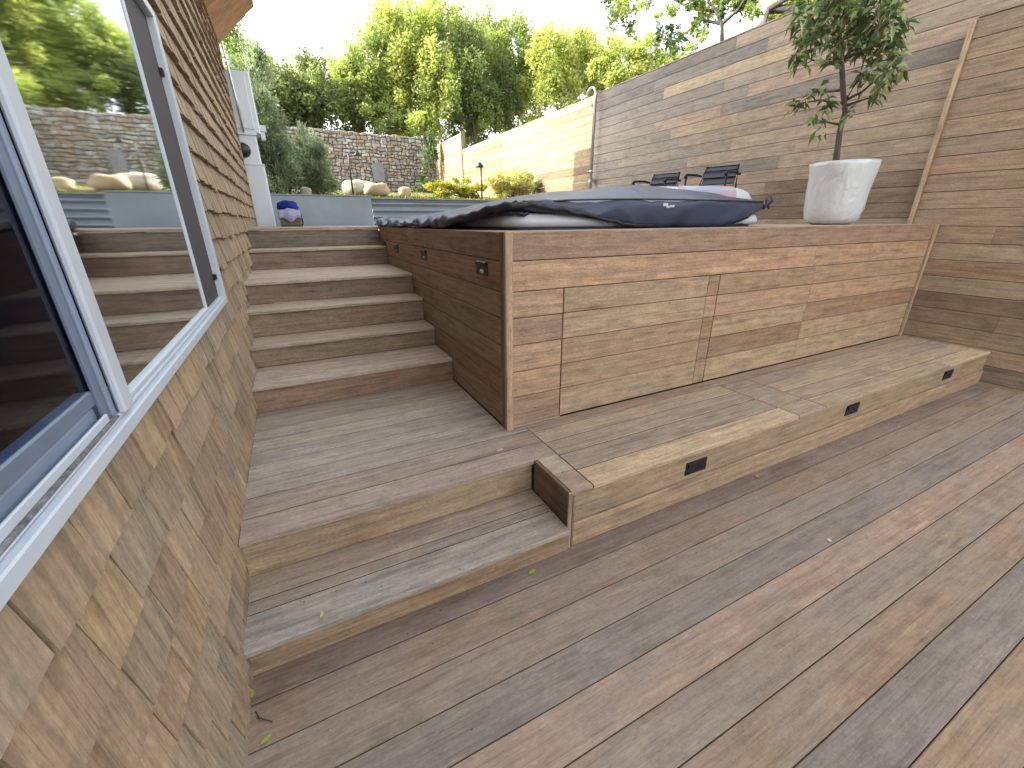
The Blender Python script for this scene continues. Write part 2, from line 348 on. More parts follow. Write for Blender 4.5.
mb = MB()
for r_ in range(5):
    for c_ in (0, 4):
        mb.bd(colsX[c_] + .002, colsX[c_ + 1] - (.004 if c_ == 0 else 0), YD, YD + .022, zs[r_] + .0042, zs[r_ + 1], 'x', jit(pc[look[r_][c_]], .04))
mb.bd(1.036, 5.768, YD, YD + .022, zs[6] + .0045, ZD, 'x', rgb(150, 118, 94))
mb.bd(1.036, 3.83, YD, YD + .022, zs[5] + .0045, zs[6], 'x', rgb(182, 142, 106)); mb.bd(3.832, 5.768, YD, YD + .022, zs[5] + .0045, zs[6], 'x', rgb(174, 136, 102))
mb.build('front_panel', M['panel'], rd)
for a, b, c_ in ((1, 2, 1), (3, 4, 3)):
    mb = MB()
    for r_ in range(5):
        x0, x1 = colsX[a] + .004, colsX[b] - .004
        segs = [(x0, x1)]
        if r_ == 2 and c_ == 1: segs = [(x0, 1.95), (1.951, x1)]
        for s0, s1 in segs: mb.bd(s0, s1, YD - .001, YD + .021, zs[r_] + .0042, zs[r_ + 1], 'x', jit(pc[look[r_][c_]], .05))
    mb.build('access_hatch', M['panel'], rd)
mb = MB()
for r_ in range(5): mb.bd(2.604, 2.712, YD, YD + .022, zs[r_] + .0042, zs[r_ + 1], 'x', jit(pc[look[r_][2]], .05))
mb.build('divider', M['panel'], rd)
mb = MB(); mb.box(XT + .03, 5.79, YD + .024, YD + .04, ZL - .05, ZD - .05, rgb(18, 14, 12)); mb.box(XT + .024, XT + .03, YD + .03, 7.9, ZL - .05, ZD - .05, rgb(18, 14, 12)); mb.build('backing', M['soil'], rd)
# left side boards, tints darkened to paint in the shaded side
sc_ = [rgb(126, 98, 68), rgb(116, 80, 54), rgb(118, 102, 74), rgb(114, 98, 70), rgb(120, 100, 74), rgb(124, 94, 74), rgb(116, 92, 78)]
mb = MB()
for r_ in range(6):
    mb.bd(XT, XT + .022, 2.105, 5.53, zs[r_] + .0042, zs[r_ + 1], 'y', jit(sc_[r_], .04))
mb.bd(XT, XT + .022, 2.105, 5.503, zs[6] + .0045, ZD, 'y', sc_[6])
mb.build('side_panel', M['panel'], rd)
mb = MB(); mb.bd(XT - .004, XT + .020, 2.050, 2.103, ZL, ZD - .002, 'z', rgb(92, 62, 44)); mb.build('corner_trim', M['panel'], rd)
mb = MB(); mb.bd(XT - .006, 1.033, 2.026, 2.052, ZL, ZD - .001, 'z', rgb(176, 140, 112)); mb.build('corner_trim', M['panel'], rd)
mb = MB(); mb.bd(5.772, 5.80, 2.03, 2.056, ZL, ZD + .0, 'z', rgb(176, 148, 118)); mb.build('corner_trim', M['panel'], rd)
mb = MB(); mb.bd(1.036, 1.376, 2.040, 2.054, ZL + .001, ZL + .011, 'x', rgb(168, 140, 108)); mb.build('bottom_moulding', M['panel'], rd)
# top boards (around the tub) and the upper landing behind the stairs
TX0, TX1, TY0, TY1 = 1.22, 3.62, 2.42, 4.75
mb = MB(); y = 2.080; k = 0
while y < 7.95:
    y1 = min(7.98, y + .152); t = jit(rgb(158, 142, 128), .08)
    xl = XT + .025 if y < 5.5 else XH
    if y < 5.5 < y1: y1 = 5.505; xl = XT + .025
    if y1 > TY0 and y < TY1:
        mb.bd(xl, TX0, y, y1 - .004, ZD - .026, ZD, 'x', t); mb.bd(TX1, 5.80 if y < 2.2 else 5.86, y, y1 - .004, ZD - .026, ZD, 'x', t)
    else: mb.bd(xl, 5.80 if y < 2.2 else 5.86, y, y1 - .004, ZD - .026, ZD, 'x', t)
    y = y1
mb.build('top_boards', M['step'], rd)
def step_light(parent, p, axis, w=.162, h=.082):
    x, y, z = p; mb = MB(); ml = MB()
    if axis == 'y':   # on a face looking towards -y
        mb.bd(x - w / 2, x + w / 2, y - .006, y + .004, z - h / 2, z + h / 2, 'x', (1, 1, 1, 1), .003)
        mb.bd(x - w / 2 + .012, x + w / 2 - .012, y - .012, y - .006, z + h * .12, z + h / 2 - .006, 'x')
        ml.bd(x + w * .10, x + w * .26, y - .0085, y - .0055, z - h * .12, z + h * .10, 'x')
    else:             # on a face looking towards -x
        mb.bd(x - .006, x + .004, y - w / 2, y + w / 2, z - h / 2, z + h / 2, 'y', (1, 1, 1, 1), .003)
        mb.bd(x - .014, x - .006, y - w / 2 + .008, y + w / 2 - .008, z + h * .15, z + h / 2 - .004, 'y')
        ml.bd(x - .010, x - .0055, y - w * .2, y + w * .1, z - h * .34, z - h * .12, 'y')
    l = mb.build('step_light', M['black'], parent, p); ml.build('lens', M['lens'] if axis == 'x' else M['blackm'], l, p)
for yy in (2.352, 3.595, 4.637, 5.25): step_light(rd, (XT, yy, 1.256), 'x')

# ------------------------------------------------------------------ bench
bn = empty('storage_bench', (3.4, 1.65, 0), 'long low wooden storage bench with two lids and three black step lights along its front', 'bench')
mb = MB()
for (a, b, t) in ((1.337, 1.484, rgb(192, 170, 138)), (1.490, 1.648, rgb(150, 136, 122)), (1.655, 1.801, rgb(158, 144, 126)), (1.808, 1.945, rgb(170, 154, 130))):
    mb.bd(1.116, 2.766, a, b, ZL - .026, ZL + (.0005 if b < 1.5 else 0), 'x', jit(t, .02), .004)
mb.build('lid', M['step'], bn)
mb = MB()
for i, (a, b) in enumerate(((1.337, 1.484), (1.490, 1.640), (1.646, 1.795), (1.801, 1.945))):
    tt = [[(3.082, 4.95, rgb(160, 144, 120)), (4.953, 5.80, rgb(184, 168, 134))], [(3.082, 4.3, rgb(156, 140, 124)), (4.303, 5.80, rgb(166, 150, 122))], [(3.082, 5.0, rgb(168, 152, 128)), (5.003, 5.80, rgb(154, 140, 124))], [(3.082, 3.9, rgb(146, 132, 120)), (3.903, 5.80, rgb(160, 144, 124))]][i]
    for x0, x1, t in tt: mb.bd(x0, x1, a, b, ZL - .026, ZL, 'x', t, .004)
mb.build('lid', M['step'], bn)
mb = MB()
for i, (a, b) in enumerate(((1.337, 1.484), (1.487, 1.64), (1.643, 1.795), (1.798, 1.945))): mb.bd(2.776, 3.074, a, b, ZL - .026, ZL - .0002, 'x', [rgb(166, 146, 128), rgb(160, 146, 130), rgb(150, 140, 130), rgb(146, 132, 122)][i], .003)
mb.bd(1.114, 5.80, 1.952, 2.0535, ZL - .026, ZL - .0003, 'x', rgb(146, 126, 110))
mb.build('fixed_boards', M['step'], bn)
mb = MB()
mb.bd(XB + .020, 1.109, 1.337, 1.498, ZL - .026, ZL, 'x', rgb(158, 136, 122)); mb.bd(XB + .020, 1.109, 1.501, 1.663, ZL - .026, ZL, 'x', rgb(176, 166, 144))
mb.build('end_cap', M['step'], bn)
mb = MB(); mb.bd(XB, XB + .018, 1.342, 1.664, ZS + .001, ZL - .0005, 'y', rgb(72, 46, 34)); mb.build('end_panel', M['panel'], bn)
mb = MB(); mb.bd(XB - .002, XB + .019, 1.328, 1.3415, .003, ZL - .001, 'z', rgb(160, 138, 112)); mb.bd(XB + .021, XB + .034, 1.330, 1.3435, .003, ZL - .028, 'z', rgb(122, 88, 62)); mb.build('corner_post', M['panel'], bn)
mb = MB(); mb.bd(XB + .036, XW - .002, 1.345, 1.367, .139, ZL - .028, 'x', rgb(150, 130, 102)); mb.build('upper_fascia', M['step'], bn)
mb = MB(); mb.bd(XB + .036, XW - .002, 1.334, 1.360, .001, .136, 'x', rgb(164, 136, 102)); mb.build('lower_fascia', M['panel'], bn)
mb = MB(); mb.box(1.02, 5.79, 1.37, 1.40, .0, ZL - .03, rgb(20, 15, 12)); mb.box(1.02, 5.79, 1.37, 2.03, ZL - .06, ZL - .03, rgb(20, 15, 12)); mb.box(1.03, 5.79, 1.345, 2.04, ZL - .010, ZL - .0045, rgb(30, 24, 20)); mb.build('carcass', M['soil'], bn)  # last thin sheet paints shade and dirt into the lid gaps
mb = MB(); mb.bd(XB - .006, XB - .0025, 1.322, 1.336, .004, .10, 'z', ch=.001); mb.build('bracket', M['steel'], bn)
for xx, zz in ((1.843, .212), (3.45, .224), (4.985, .228)): step_light(bn, (xx, 1.345, zz), 'y')

# ------------------------------------------------------------------ timber walls on the right
def wall(name, x, y0, y1, z0, z1, pitch, palette, label, seed, over=(), thick=.022, ref=None, mat='fence', phase=0):
    rr = random.Random(seed); w = empty(name, (x, y0, z0), label, 'wall'); mb = MB(); z = z1; k = 0
    while z > z0:
        zb = max(z0, z - pitch); y = y0
        while y < y1 - .01:
            L = rr.uniform(1.4, 3.6); ye = min(y1, y + L)
            if y1 - ye < .5: ye = y1
            t = jit(rr.choice(palette), .05, rr)
            for (k2, ya, yb_, tc_) in over:
                if k2 == k and ya <= (y + ye) / 2 <= yb_: t = jit(tc_, .03, rr)
            mb.bd(x + rr.uniform(0, .0015), x + thick, y + .001, ye - .001, zb + .0042, z, 'y', t, .003); y = ye
        z = zb; k += 1
    mb.build('boards', M[mat], w); return w
near_p = [rgb(158, 134, 102), rgb(146, 124, 96), rgb(168, 144, 108), rgb(154, 126, 96), rgb(140, 118, 90), rgb(160, 138, 106), rgb(150, 130, 100)]
nw = wall('timber_wall', XW, -3.0, 2.250, -.02, 3.170, .1572, near_p, 'tall foreground timber wall of tan horizontal boards beside the bench and lower deck', 11,
          over=[(12, -1, 3, rgb(166, 148, 114)), (14, -1, 3, rgb(154, 138, 108)), (15, -1, 3, rgb(116, 96, 76)), (16, -1, 3, rgb(122, 100, 78)), (13, -1, 3, rgb(150, 118, 88)), (18, -1, 3, rgb(160, 134, 98)), (19, -1, 3, rgb(120, 104, 88)), (17, -1, 3, rgb(142, 124, 96)), (7, -1, 3, rgb(166, 128, 98))])
mb = MB(); mb.bd(XW - .018, XW + .024, 2.252, 2.292, ZD + .002, 3.155, 'z', rgb(178, 152, 120)); mb.build('end_trim', M['panel'], nw)
mb = MB(); mb.bd(XW - .006, XW + .05, -3, 2.25, 3.172, 3.192, 'y', rgb(156, 138, 116)); mb.build('top_cap', M['fence'], nw)
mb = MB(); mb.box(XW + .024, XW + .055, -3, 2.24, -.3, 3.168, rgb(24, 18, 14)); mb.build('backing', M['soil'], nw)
# far tall wall, drawn board by board along its visible length
fw = empty('timber_wall', (XF, 5, ZD), 'taller timber wall behind the potted tree and hot tub, its top boards weathered grey', 'wall')
rr = random.Random(5); mb = MB()
grey_unused = 0
far_p = [rgb(166, 146, 124), rgb(158, 136, 112), rgb(170, 148, 120), rgb(152, 134, 116), rgb(162, 138, 116)]
grey = rgb(98, 98, 98); g2 = rgb(116, 115, 112)
rows = {0: [(2.0, 4.81, rgb(164, 148, 126)), (4.81, 7.85, grey)], 1: [(2.0, 4.33, rgb(160, 142, 122)), (4.33, 6.3, g2), (6.3, 7.85, grey)], 2: [(2.0, 3.9, rgb(168, 148, 126)), (3.9, 6.06, rgb(178, 160, 122)), (6.06, 7.85, g2)],
        3: [(2.0, 4.9, rgb(160, 146, 128)), (4.9, 7.85, rgb(128, 124, 117))], 4: [(2.0, 4.5, rgb(172, 144, 124)), (4.5, 5.4, rgb(138, 134, 126)), (5.4, 7.85, rgb(130, 125, 118))],
        5: [(2.0, 2.75, rgb(104, 104, 104)), (2.75, 4.9, rgb(128, 124, 120)), (4.9, 6.2, rgb(166, 140, 118)), (6.2, 7.85, rgb(136, 130, 120))], 6: [(2.0, 4.6, rgb(162, 142, 116)), (4.6, 5.8, rgb(170, 150, 116)), (5.8, 7.85, rgb(132, 126, 118))]}
z = 3.82
for k in range(16):
    zb = z - .1535; segs = rows.get(k)
    if not segs:
        segs = []; y = 2.0
        while y < 7.84:
            ye = min(7.85, y + rr.uniform(1.2, 2.8)); ye = 7.85 if 7.85 - ye < .5 else ye
            t = rr.choice(far_p)
            if ye > 6.3: t = rr.choice([rgb(134, 129, 120), rgb(126, 122, 115), rgb(144, 135, 122)])
            if k in (12, 13, 14) and y < 2.1: t = rgb(112, 92, 76)
            segs.append((y, ye, t)); y = ye
    for a, b, t in segs: mb.bd(XF + rr.uniform(0, .0015), XF + .022, a + .001, b - .001, zb + .0042, z, 'y', jit(t, .04, rr), .003)
    z = zb
mb.build('boards', M['fence'], fw)
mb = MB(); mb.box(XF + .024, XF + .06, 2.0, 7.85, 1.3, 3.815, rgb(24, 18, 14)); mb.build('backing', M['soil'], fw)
# strip of the tall wall that shows above the foreground wall
mb = MB(); z = 3.82
for k in range(5):
    mb.bd(XF, XF + .022, -3, 1.998, z - .1505, z, 'y', jit(far_p[k % 5], .05, rr), .003); z -= .1535
mb.build('upper_boards', M['fence'], fw)
mb = MB(); mb.bd(XF - .004, XF + .065, -3, 7.85, 3.823, 3.84, 'y', rgb(150, 140, 126)); mb.build('top_cap', M['fence'], fw)
# sunny fence beyond the shower
fn_p = [rgb(132, 114, 84), rgb(146, 126, 94), rgb(120, 102, 74), rgb(154, 136, 104)]
fn = wall('timber_fence', XF + .004, 7.90, 15.3, 1.6, 3.82, .1535, fn_p, 'sunlit pale timber fence running back from the shower pole to the stone wall', 21, mat='sunfence')
fn['category'] = 'fence'
rr = random.Random(9); mb = MB(); z = 4.34
while z > 2.2:
    mb.bd(XF + .004, XF + .03, 15.45, 18.4, z - .15, z, 'y', jit(rr.choice(fn_p), .05, rr), .003); z -= .1535
mb.build('raised_boards', M['sunfence'], fn)
for yy, zt in ((15.36, 4.38), (11.4, 3.84), (7.95, 3.86)):
    mb = MB(); mb.bd(XF + .03 if zt < 4 else XF - .03, XF + .12, yy - .05, yy + .05, 1.4, zt, 'z', rgb(128, 110, 84)); mb.build('post', M['sunfence'], fn, (XF, yy, 1.4))

# ------------------------------------------------------------------ the house
hs = empty('shingled_house', (XH, 3, 0), 'house wall clad in tan cedar shingles with a white framed window on the left', 'house')
def shingles(mb, x, y0, y1, z0, z1, skip=None, pitch=.15, ref=.98, pal=None, fx=0):
    k0 = math.floor((z0 - ref) / pitch); z = ref + k0 * pitch
    while z < z1:
        y = y0 - R.uniform(0, .1)
        while y < y1:
            w = R.choice([.10, .12, .14, .16, .18, .21]) * R.uniform(.9, 1.1)
            ya, yb_ = y + .0028, min(y + w - .0028, y1); y += w
            zz = z + R.uniform(-.007, .007) - (R.random() < .08) * R.uniform(.005, .02)
            if yb_ - ya < .02 or ya < y0 - .02: continue
            if skip and yb_ > skip[0] and ya < skip[1] and zz + pitch > skip[2] and zz < skip[3]:
                if not (zz < skip[2] and zz + pitch * 1.6 > skip[2]): continue
                top = skip[2]
            else: top = None
            t = jit(R.choice(pal), .12); th = R.uniform(.014, .025)
            h = pitch * 1.15
            if top: h = min(h, top - zz - .001)
            if h < .02: continue
            hh = h / (pitch * 1.15)
            xb, xt_ = x + th, x + th + (-.012 - th + .004) * hh
            sk = R.uniform(-.004, .004)
            vs = [(xb, ya, zz), (xb, yb_, zz + sk), (xt_, yb_, zz + h), (xt_, ya, zz + h), (x - .012, ya, zz), (x - .012, yb_, zz + sk), (x - .03, yb_, zz + h), (x - .03, ya, zz + h)]
            fs = [(0, 1, 2, 3), (4, 5, 1, 0), (4, 0, 3, 7), (1, 5, 6, 2)]
            o1, o2 = R.uniform(0, 50), R.uniform(0, 50)
            U = lambda p: (o1 + p[2], o2 + p[1] + p[0])
            mb.add(vs, fs, t, [[U(vs[i]) for i in f] for f in fs])
        z += pitch
sp = [rgb(160, 134, 102), rgb(150, 124, 94), rgb(168, 142, 110), rgb(142, 118, 92), rgb(156, 134, 108), rgb(164, 136, 98), rgb(148, 130, 108)]
WY0, WY1, WZ0, WZ1 = -1.1, 2.78, 1.106, 2.385      # window outer frame
mb = MB(); shingles(mb, XH - .006, -2.5, 7.58, -.1, 3.72, (WY0 + .02, WY1 - .02, WZ0 + .01, WZ1 - .01), pal=sp)
mb.build('shingle_wall', M['shingle'], hs)
mb = MB(); dk = rgb(60, 48, 38)
mb.box(XH - .2, XH - .03, -4, 7.56, -.6, WZ0 + .02, dk); mb.box(XH - .2, XH - .03, -4, 7.56, WZ1 - .02, 3.809, dk); mb.box(-8, -7.9, -4, 7.56, -.6, 3.809, dk); mb.box(-7.9, XH - .21, -4.1, -4.0, -.6, 3.809, dk); mb.box(-7.9, XH - .21, 7.4, 7.5, -.6, 3.809, dk)
mb.box(XH - .2, XH - .03, -4, WY0 + .02, WZ0 + .021, WZ1 - .021, dk); mb.box(XH - .2, XH - .03, WY1 - .02, 7.56, WZ0 + .021, WZ1 - .021, dk)
mb.build('wall_core', M['soil'], hs)
mb = MB(); mb.box(XH - .03, XH + .012, 7.50, 7.59, -.1, 3.72, rgb(150, 122, 92)); mb.build('corner_board', M['shingle'], hs)
# flared cedar eave, orange in the tint stands for bounce light
mb = MB()
for k in range(4):
    a = k / 4.; b = (k + 1) / 4.
    x0, z0 = -.37 + .47 * a, 3.68 + .46 * a; x1, z1 = -.37 + .47 * b + .01, 3.68 + .46 * b - .006
    o = (R.uniform(0, 50), R.uniform(0, 50)); t = jit(rgb(170, 118, 70), .07)
    for j in range(60):
        ya = -3 + j * .177; yb_ = ya + .174; tt = jit(t, .12)
        if yb_ > 7.62: break
        vs = [(x0, ya, z0), (x1, ya, z1), (x1, yb_, z1), (x0, yb_, z0), (x0 - .01, ya, z0 + .02), (x1 - .01, ya, z1 + .02), (x1 - .01, yb_, z1 + .02), (x0 - .01, yb_, z0 + .02)]
        fs = [(0, 3, 2, 1), (0, 1, 5, 4), (2, 3, 7, 6), (1, 2, 6, 5), (4, 5, 6, 7)]
        o1, o2 = R.uniform(0, 50), R.uniform(0, 50)
        mb.add(vs, fs, tt, [[(o1 + vs[i][0] * 1.4, o2 + vs[i][1]) for i in f] for f in fs])
mb.build('eave', M['shingle'], hs)
mb = MB(); mb.box(-.5, .095, -4, 7.60, 4.16, 8.6, rgb(150, 124, 94)); mb.box(-8, -.5, -4, 7.56, 3.81, 8.6, dk); mb.build('shade_upper_storey', M['shingle'], hs)  # out-of-view storey, made tall so the house shades the deck
mb = MB(); mb.box(-8, -.62, 7.561, 9.05, -.6, 8.6, rgb(150, 124, 94)); mb.box(-8, -.62, 9.051, 9.72, -.6, 7.2, rgb(150, 124, 94)); mb.build('rear_shade_block', M['shingle'], hs)  # hidden blocks added to the house, sized to shape the fence shadow edge
mb = MB(); mb.box(-8.3, .35, -4.3, 9.2, 8.61, 8.75, rgb(80, 76, 72)); mb.build('roof', M['roof'], hs)
# dark room behind the window
mb = MB()
mb.box(-4.0, -3.95, -4, 7.5, -.4, 3.7, rgb(110, 126, 150)); mb.box(-3.94, XH - .21, -4, 7.5, .25, .30, rgb(70, 62, 56)); mb.box(-3.94, XH - .21, -4, 7.5, 2.75, 2.8, rgb(70, 74, 84))
mb.box(-3.94, XH - .21, -4.0, -3.9, .31, 2.74, rgb(110, 126, 150)); mb.box(-3.94, XH - .21, 3.6, 3.7, .31, 2.74, rgb(100, 118, 145))
mb.build('room_interior', M['tint'], hs)
# window
def win():
    x0, x1 = XH - .02, XH + .024         # frame body, proud face at x1
    mb = MB(); W = rgb(205, 212, 220)
    mb.bd(x0, x1, WY0, WY1, WZ0, WZ0 + .030, 'y'); mb.bd(x0, x1, WY0, WY1, WZ1 - .035, WZ1, 'y')
    mb.bd(x0, x1, WY1 - .055, WY1, WZ0 + .0305, WZ1 - .0355, 'z'); mb.bd(x0, x1, WY0, WY0 + .05, WZ0 + .0305, WZ1 - .0355, 'z')
    mb.bd(x0 - .05, x1 - .012, WY0 + .05, WY1 - .056, WZ0 + .031, WZ0 + .042, 'y')
    f = mb.build('window', M['white'], hs)
    mb = MB(); mb.bd(XH + .006, x1 - .003, 1.068, 1.122, WZ0 + .0425, WZ1 - .036, 'z', ch=.008)
    mb.build('mullion', M['white'], f)
    mb = MB(); mb.bd(XH - .006, XH + .002, 1.022, 1.046, 1.150, WZ1 - .036, 'z', ch=.002); mb.bd(XH - .03, XH - .004, WY0 + .05, 1.021, 1.186, 1.216, 'y'); mb.bd(XH - .03, XH - .004, WY0 + .05, 1.021, WZ1 - .09, WZ1 - .037, 'y')
    mb.build('sash', M['sash'], f)
    mb = MB(); mb.bd(XH - .03, XH - .010, WY0 + .05, 1.021, 1.150, 1.181, 'y'); mb.build('rail', M['jamb'], f)
    mb = MB(); mb.bd(XH - .002, XH + .006, 1.049, 1.0675, 1.150, WZ1 - .036, 'z', ch=.006); mb.build('jamb', M['jamb'], f)
    mb = MB(); mb.bd(XH + .001, XH + .007, WY0 + .05, 1.021, 1.149, 1.166, 'y'); mb.build('rail', M['white'], f)
    mb = MB(); mb.box(XH - .06, XH + .012, WY0 + .05, 1.055, 1.144, 1.1488); mb.build('track', M['grime'], f)
    mb = MB(); mb.box(XH - .012, XH - .008, WY0 + .06, 1.03, 1.217, WZ1 - .092); mb.build('pane', M['glass_dim'], f)
    mb = MB(); mb.bd(XH - .01, XH + .012, 1.124, 2.268, WZ0 + .043, WZ0 + .058, 'y'); mb.bd(XH - .003, XH + .006, 2.270, 2.296, WZ0 + .043, WZ1 - .037, 'z'); mb.build('bead', M['white'], f)
    mb = MB(); mb.box(XH - .004, XH + .001, 1.124, 2.268, WZ0 + .059, WZ1 - .037); mb.build('pane', M['glass'], f)
    mb = MB(); mb.box(XH - .012, XH - .004, 2.298, WY1 - .057, WZ0 + .043, WZ1 - .037); mb.build('insect_screen', M['screen'], f)
    for z_ in (1.235, 2.13): mb = MB(); mb.bd(XH - .003, XH + .012, WY1 - .085, WY1 - .058, z_, z_ + .028, 'y'); mb.build('latch', M['black'], f)
win()
# curtain and chair inside
mb = MB(); vs = []; fs = []
n = 90
for k in range(n):
    y = .35 + k / n * .75; x = -.62 + .035 * math.sin(k * .9) + .01 * math.sin(k * .37)
    vs += [(x, y, .45), (x, y, 2.5)]
for k in range(n - 1): fs.append((2 * k, 2 * k + 2, 2 * k + 3, 2 * k + 1))
mb.add(vs, fs, (1, 1, 1, 1), None, True)
o = mb.build('curtain', M['curtain']); tag(o, 'dim blue-grey curtain hanging in folds inside the dark left window', 'curtain')
md = o.modifiers.new('thick', 'SOLIDIFY'); md.thickness = .004
ch = empty('indoor_chair', (-1.15, .35, .30), 'pale chair seen dimly through the dark left window pane', 'chair')
mb = MB(); mb.bd(-1.4, -.95, .1, .55, .72, .76, 'x', rgb(120, 130, 140)); mb.build('seat', M['tint'], ch)
mb = MB(); mb.bd(-1.4, -.95, .53, .56, .80, 1.2, 'x', rgb(120, 130, 140)); mb.build('backrest', M['tint'], ch)
for x in (-1.38, -.97):
    for y in (.12, .53):
        mb = MB(); mb.tube([(x, y, .301), (x, y, .72 if y < .5 else 1.15)], .014, 8, rgb(130, 135, 140)); mb.build('leg', M['tint'], ch)

# utility cabinet at the corner
uc = empty('utility_cabinet', (-.25, 7.8, ZD), 'tall white electrical cabinet with a round dark meter at the rear house corner', 'cabinet')
mb = MB(); mb.bd(-.62, -.135, 7.64, 8.0, ZD, 2.30, 'z', ch=.012); mb.build('lower_box', M['cabinet'], uc)
mb = MB(); mb.bd(-.62, -.165, 7.66, 7.98, 2.305, 2.66, 'z', ch=.012); mb.build('meter_box', M['cabinet'], uc)
mb = MB(); mb.bd(-.62, -.125, 7.63, 8.0, 2.285, 2.303, 'x'); mb.build('rim', M['cabinet'], uc); mb = MB(); mb.bd(-.62, -.15, 7.64, 7.99, 2.662, 2.69, 'x'); mb.build('rim', M['cabinet'], uc)
mb = MB(); mb.bd(-.62, -.10, 7.66, 7.98, 2.692, 3.42, 'z', ch=.012); mb.build('upper_box', M['cabinet'], uc)
mb = MB(); mb.bd(-.45, -.16, 7.645, 7.66, 2.74, 3.36, 'z', ch=.006); mb.build('door_panel', M['cabinet'], uc)
mb = MB(); mb.bd(-.10, -.02, 7.68, 7.8, 2.72, 2.80, 'x'); mb.bd(-.10, -.045, 7.68, 7.8, 2.62, 2.715, 'x'); mb.build('bracket', M['cabinet'], uc)
mb = MB(); pr = [(.0, -.075), (.05, -.07), (.085, -.045), (.098, 0)]
vs = []; fs = []
for (r, d) in pr:
    for k in range(20):
        w = 2 * math.pi * k / 20; vs.append((-.36 + r * math.cos(w), 7.66 + d, 2.47 + r * math.sin(w)))
for i in range(3):
    for k in range(20): fs.append((i * 20 + k, (i + 1) * 20 + k, (i + 1) * 20 + (k + 1) % 20, i * 20 + (k + 1) % 20))
mb.add(vs, fs, (1, 1, 1, 1), None, True); mb.build('meter', M['black'], uc)
mb = MB(); mb.tube([(-.30, 7.63, 2.69), (-.31, 7.62, 3.1), (-.33, 7.62, 3.5), (-.345, 7.62, 3.8), (-.33, 7.62, 4.15)], .012, 8); mb.build('conduit', M['steel'], uc)

# ------------------------------------------------------------------ terrace ground, raised bed, hillside
def sheet(name, x0, x1, y0, y1, nx, ny, zf, mat, tint=(1, 1, 1, 1)):
    mb = MB(); vs = []; fs = []
    for j in range(ny + 1):
        for i in range(nx + 1):
            x = x0 + (x1 - x0) * i / nx; y = y0 + (y1 - y0) * j / ny; vs.append((x, y, zf(x, y)))
    for j in range(ny):
        for i in range(nx): a = j * (nx + 1) + i; fs.append((a, a + 1, a + nx + 2, a + nx + 1))
    mb.add(vs, fs, tint, None, True); return tag(mb.build(name, mat), kind='structure')
def bedz(x, y): return 1.86 + (y - 8.1) * .072 + .03 * noise.noise(Vector((x, y, 0)))
sheet('planting_bed', -4, 5.86, 8.10, 18.7, 40, 40, bedz, M['earth'])
def hillz(x, y): return 3.95 + max(0, y - 19) * .10 + .5 * noise.noise(Vector((x * .1, y * .1, 3)))
sheet('hillside', -60, 80, 18.9, 120, 50, 40, hillz, M['earth'])
sheet('side_ground', 6.0, 60, -20, 18.85, 30, 20, lambda x, y: 1.2 + .1 * noise.noise(Vector((x * .2, y * .2, 0))), M['earth'])
# grass and gravel tufts on the bed: uncountable
mb = MB()
for k in range(9000):
    x = R.uniform(-.1, 5.8); y = 8.12 + 9 * R.random() ** 1.6; z = bedz(x, y); h = R.uniform(.02, .07); a = R.uniform(0, 6.28); w = .012
    if noise.noise(Vector((x * .8, y * .8, 5))) < -.12: continue
    t = jit(R.choice([rgb(120, 130, 60), rgb(150, 150, 84), rgb(96, 112, 50)]), .15)
    mb.add([(x - w * math.cos(a), y - w * math.sin(a), z), (x + w * math.cos(a), y + w * math.sin(a), z), (x + R.uniform(-.03, .03), y + R.uniform(-.03, .03), z + h)], [(0, 1, 2)], t)
tag(mb.build('grass', M['leaf']), kind='stuff')

# grey retaining panels
gp = empty('planter_wall', (.7, 8.0, ZD), 'smooth blue-grey sheet panel retaining the planting bed at the top of the stairs', 'planter')
mb = MB(); mb.bd(-.6, 1.37, 8.0, 8.06, ZD - .05, 1.915, 'x', ch=.004); mb.build('panel', M['greywall'], gp)
mb = MB(); mb.bd(-.6, 1.38, 7.985, 8.08, 1.916, 1.932, 'x', ch=.003); mb.build('cap', M['greywall'], gp)
gp = empty('planter_wall', (3.6, 8.05, ZD), 'corrugated grey metal planter wall with horizontal ribs behind the hot tub', 'planter')
mb = MB(); vs = []; fs = []; nr = 60
for k in range(nr + 1):
    z = ZD - .05 + k / nr * (1.885 - ZD + .05); yy = 8.06 - .022 * math.sin(z / .105 * 2 * math.pi); vs += [(1.385, yy, z), (5.86, yy, z)]
for k in range(nr): fs.append((2 * k, 2 * k + 1, 2 * k + 3, 2 * k + 2))
mb.add(vs, fs, (1, 1, 1, 1), None, True); mb.build('corrugated_sheet', M['greywall'], gp)
mb = MB(); mb.bd(1.385, 5.86, 8.02, 8.10, 1.886, 1.90, 'x', ch=.003); mb.build('cap', M['greywall'], gp)

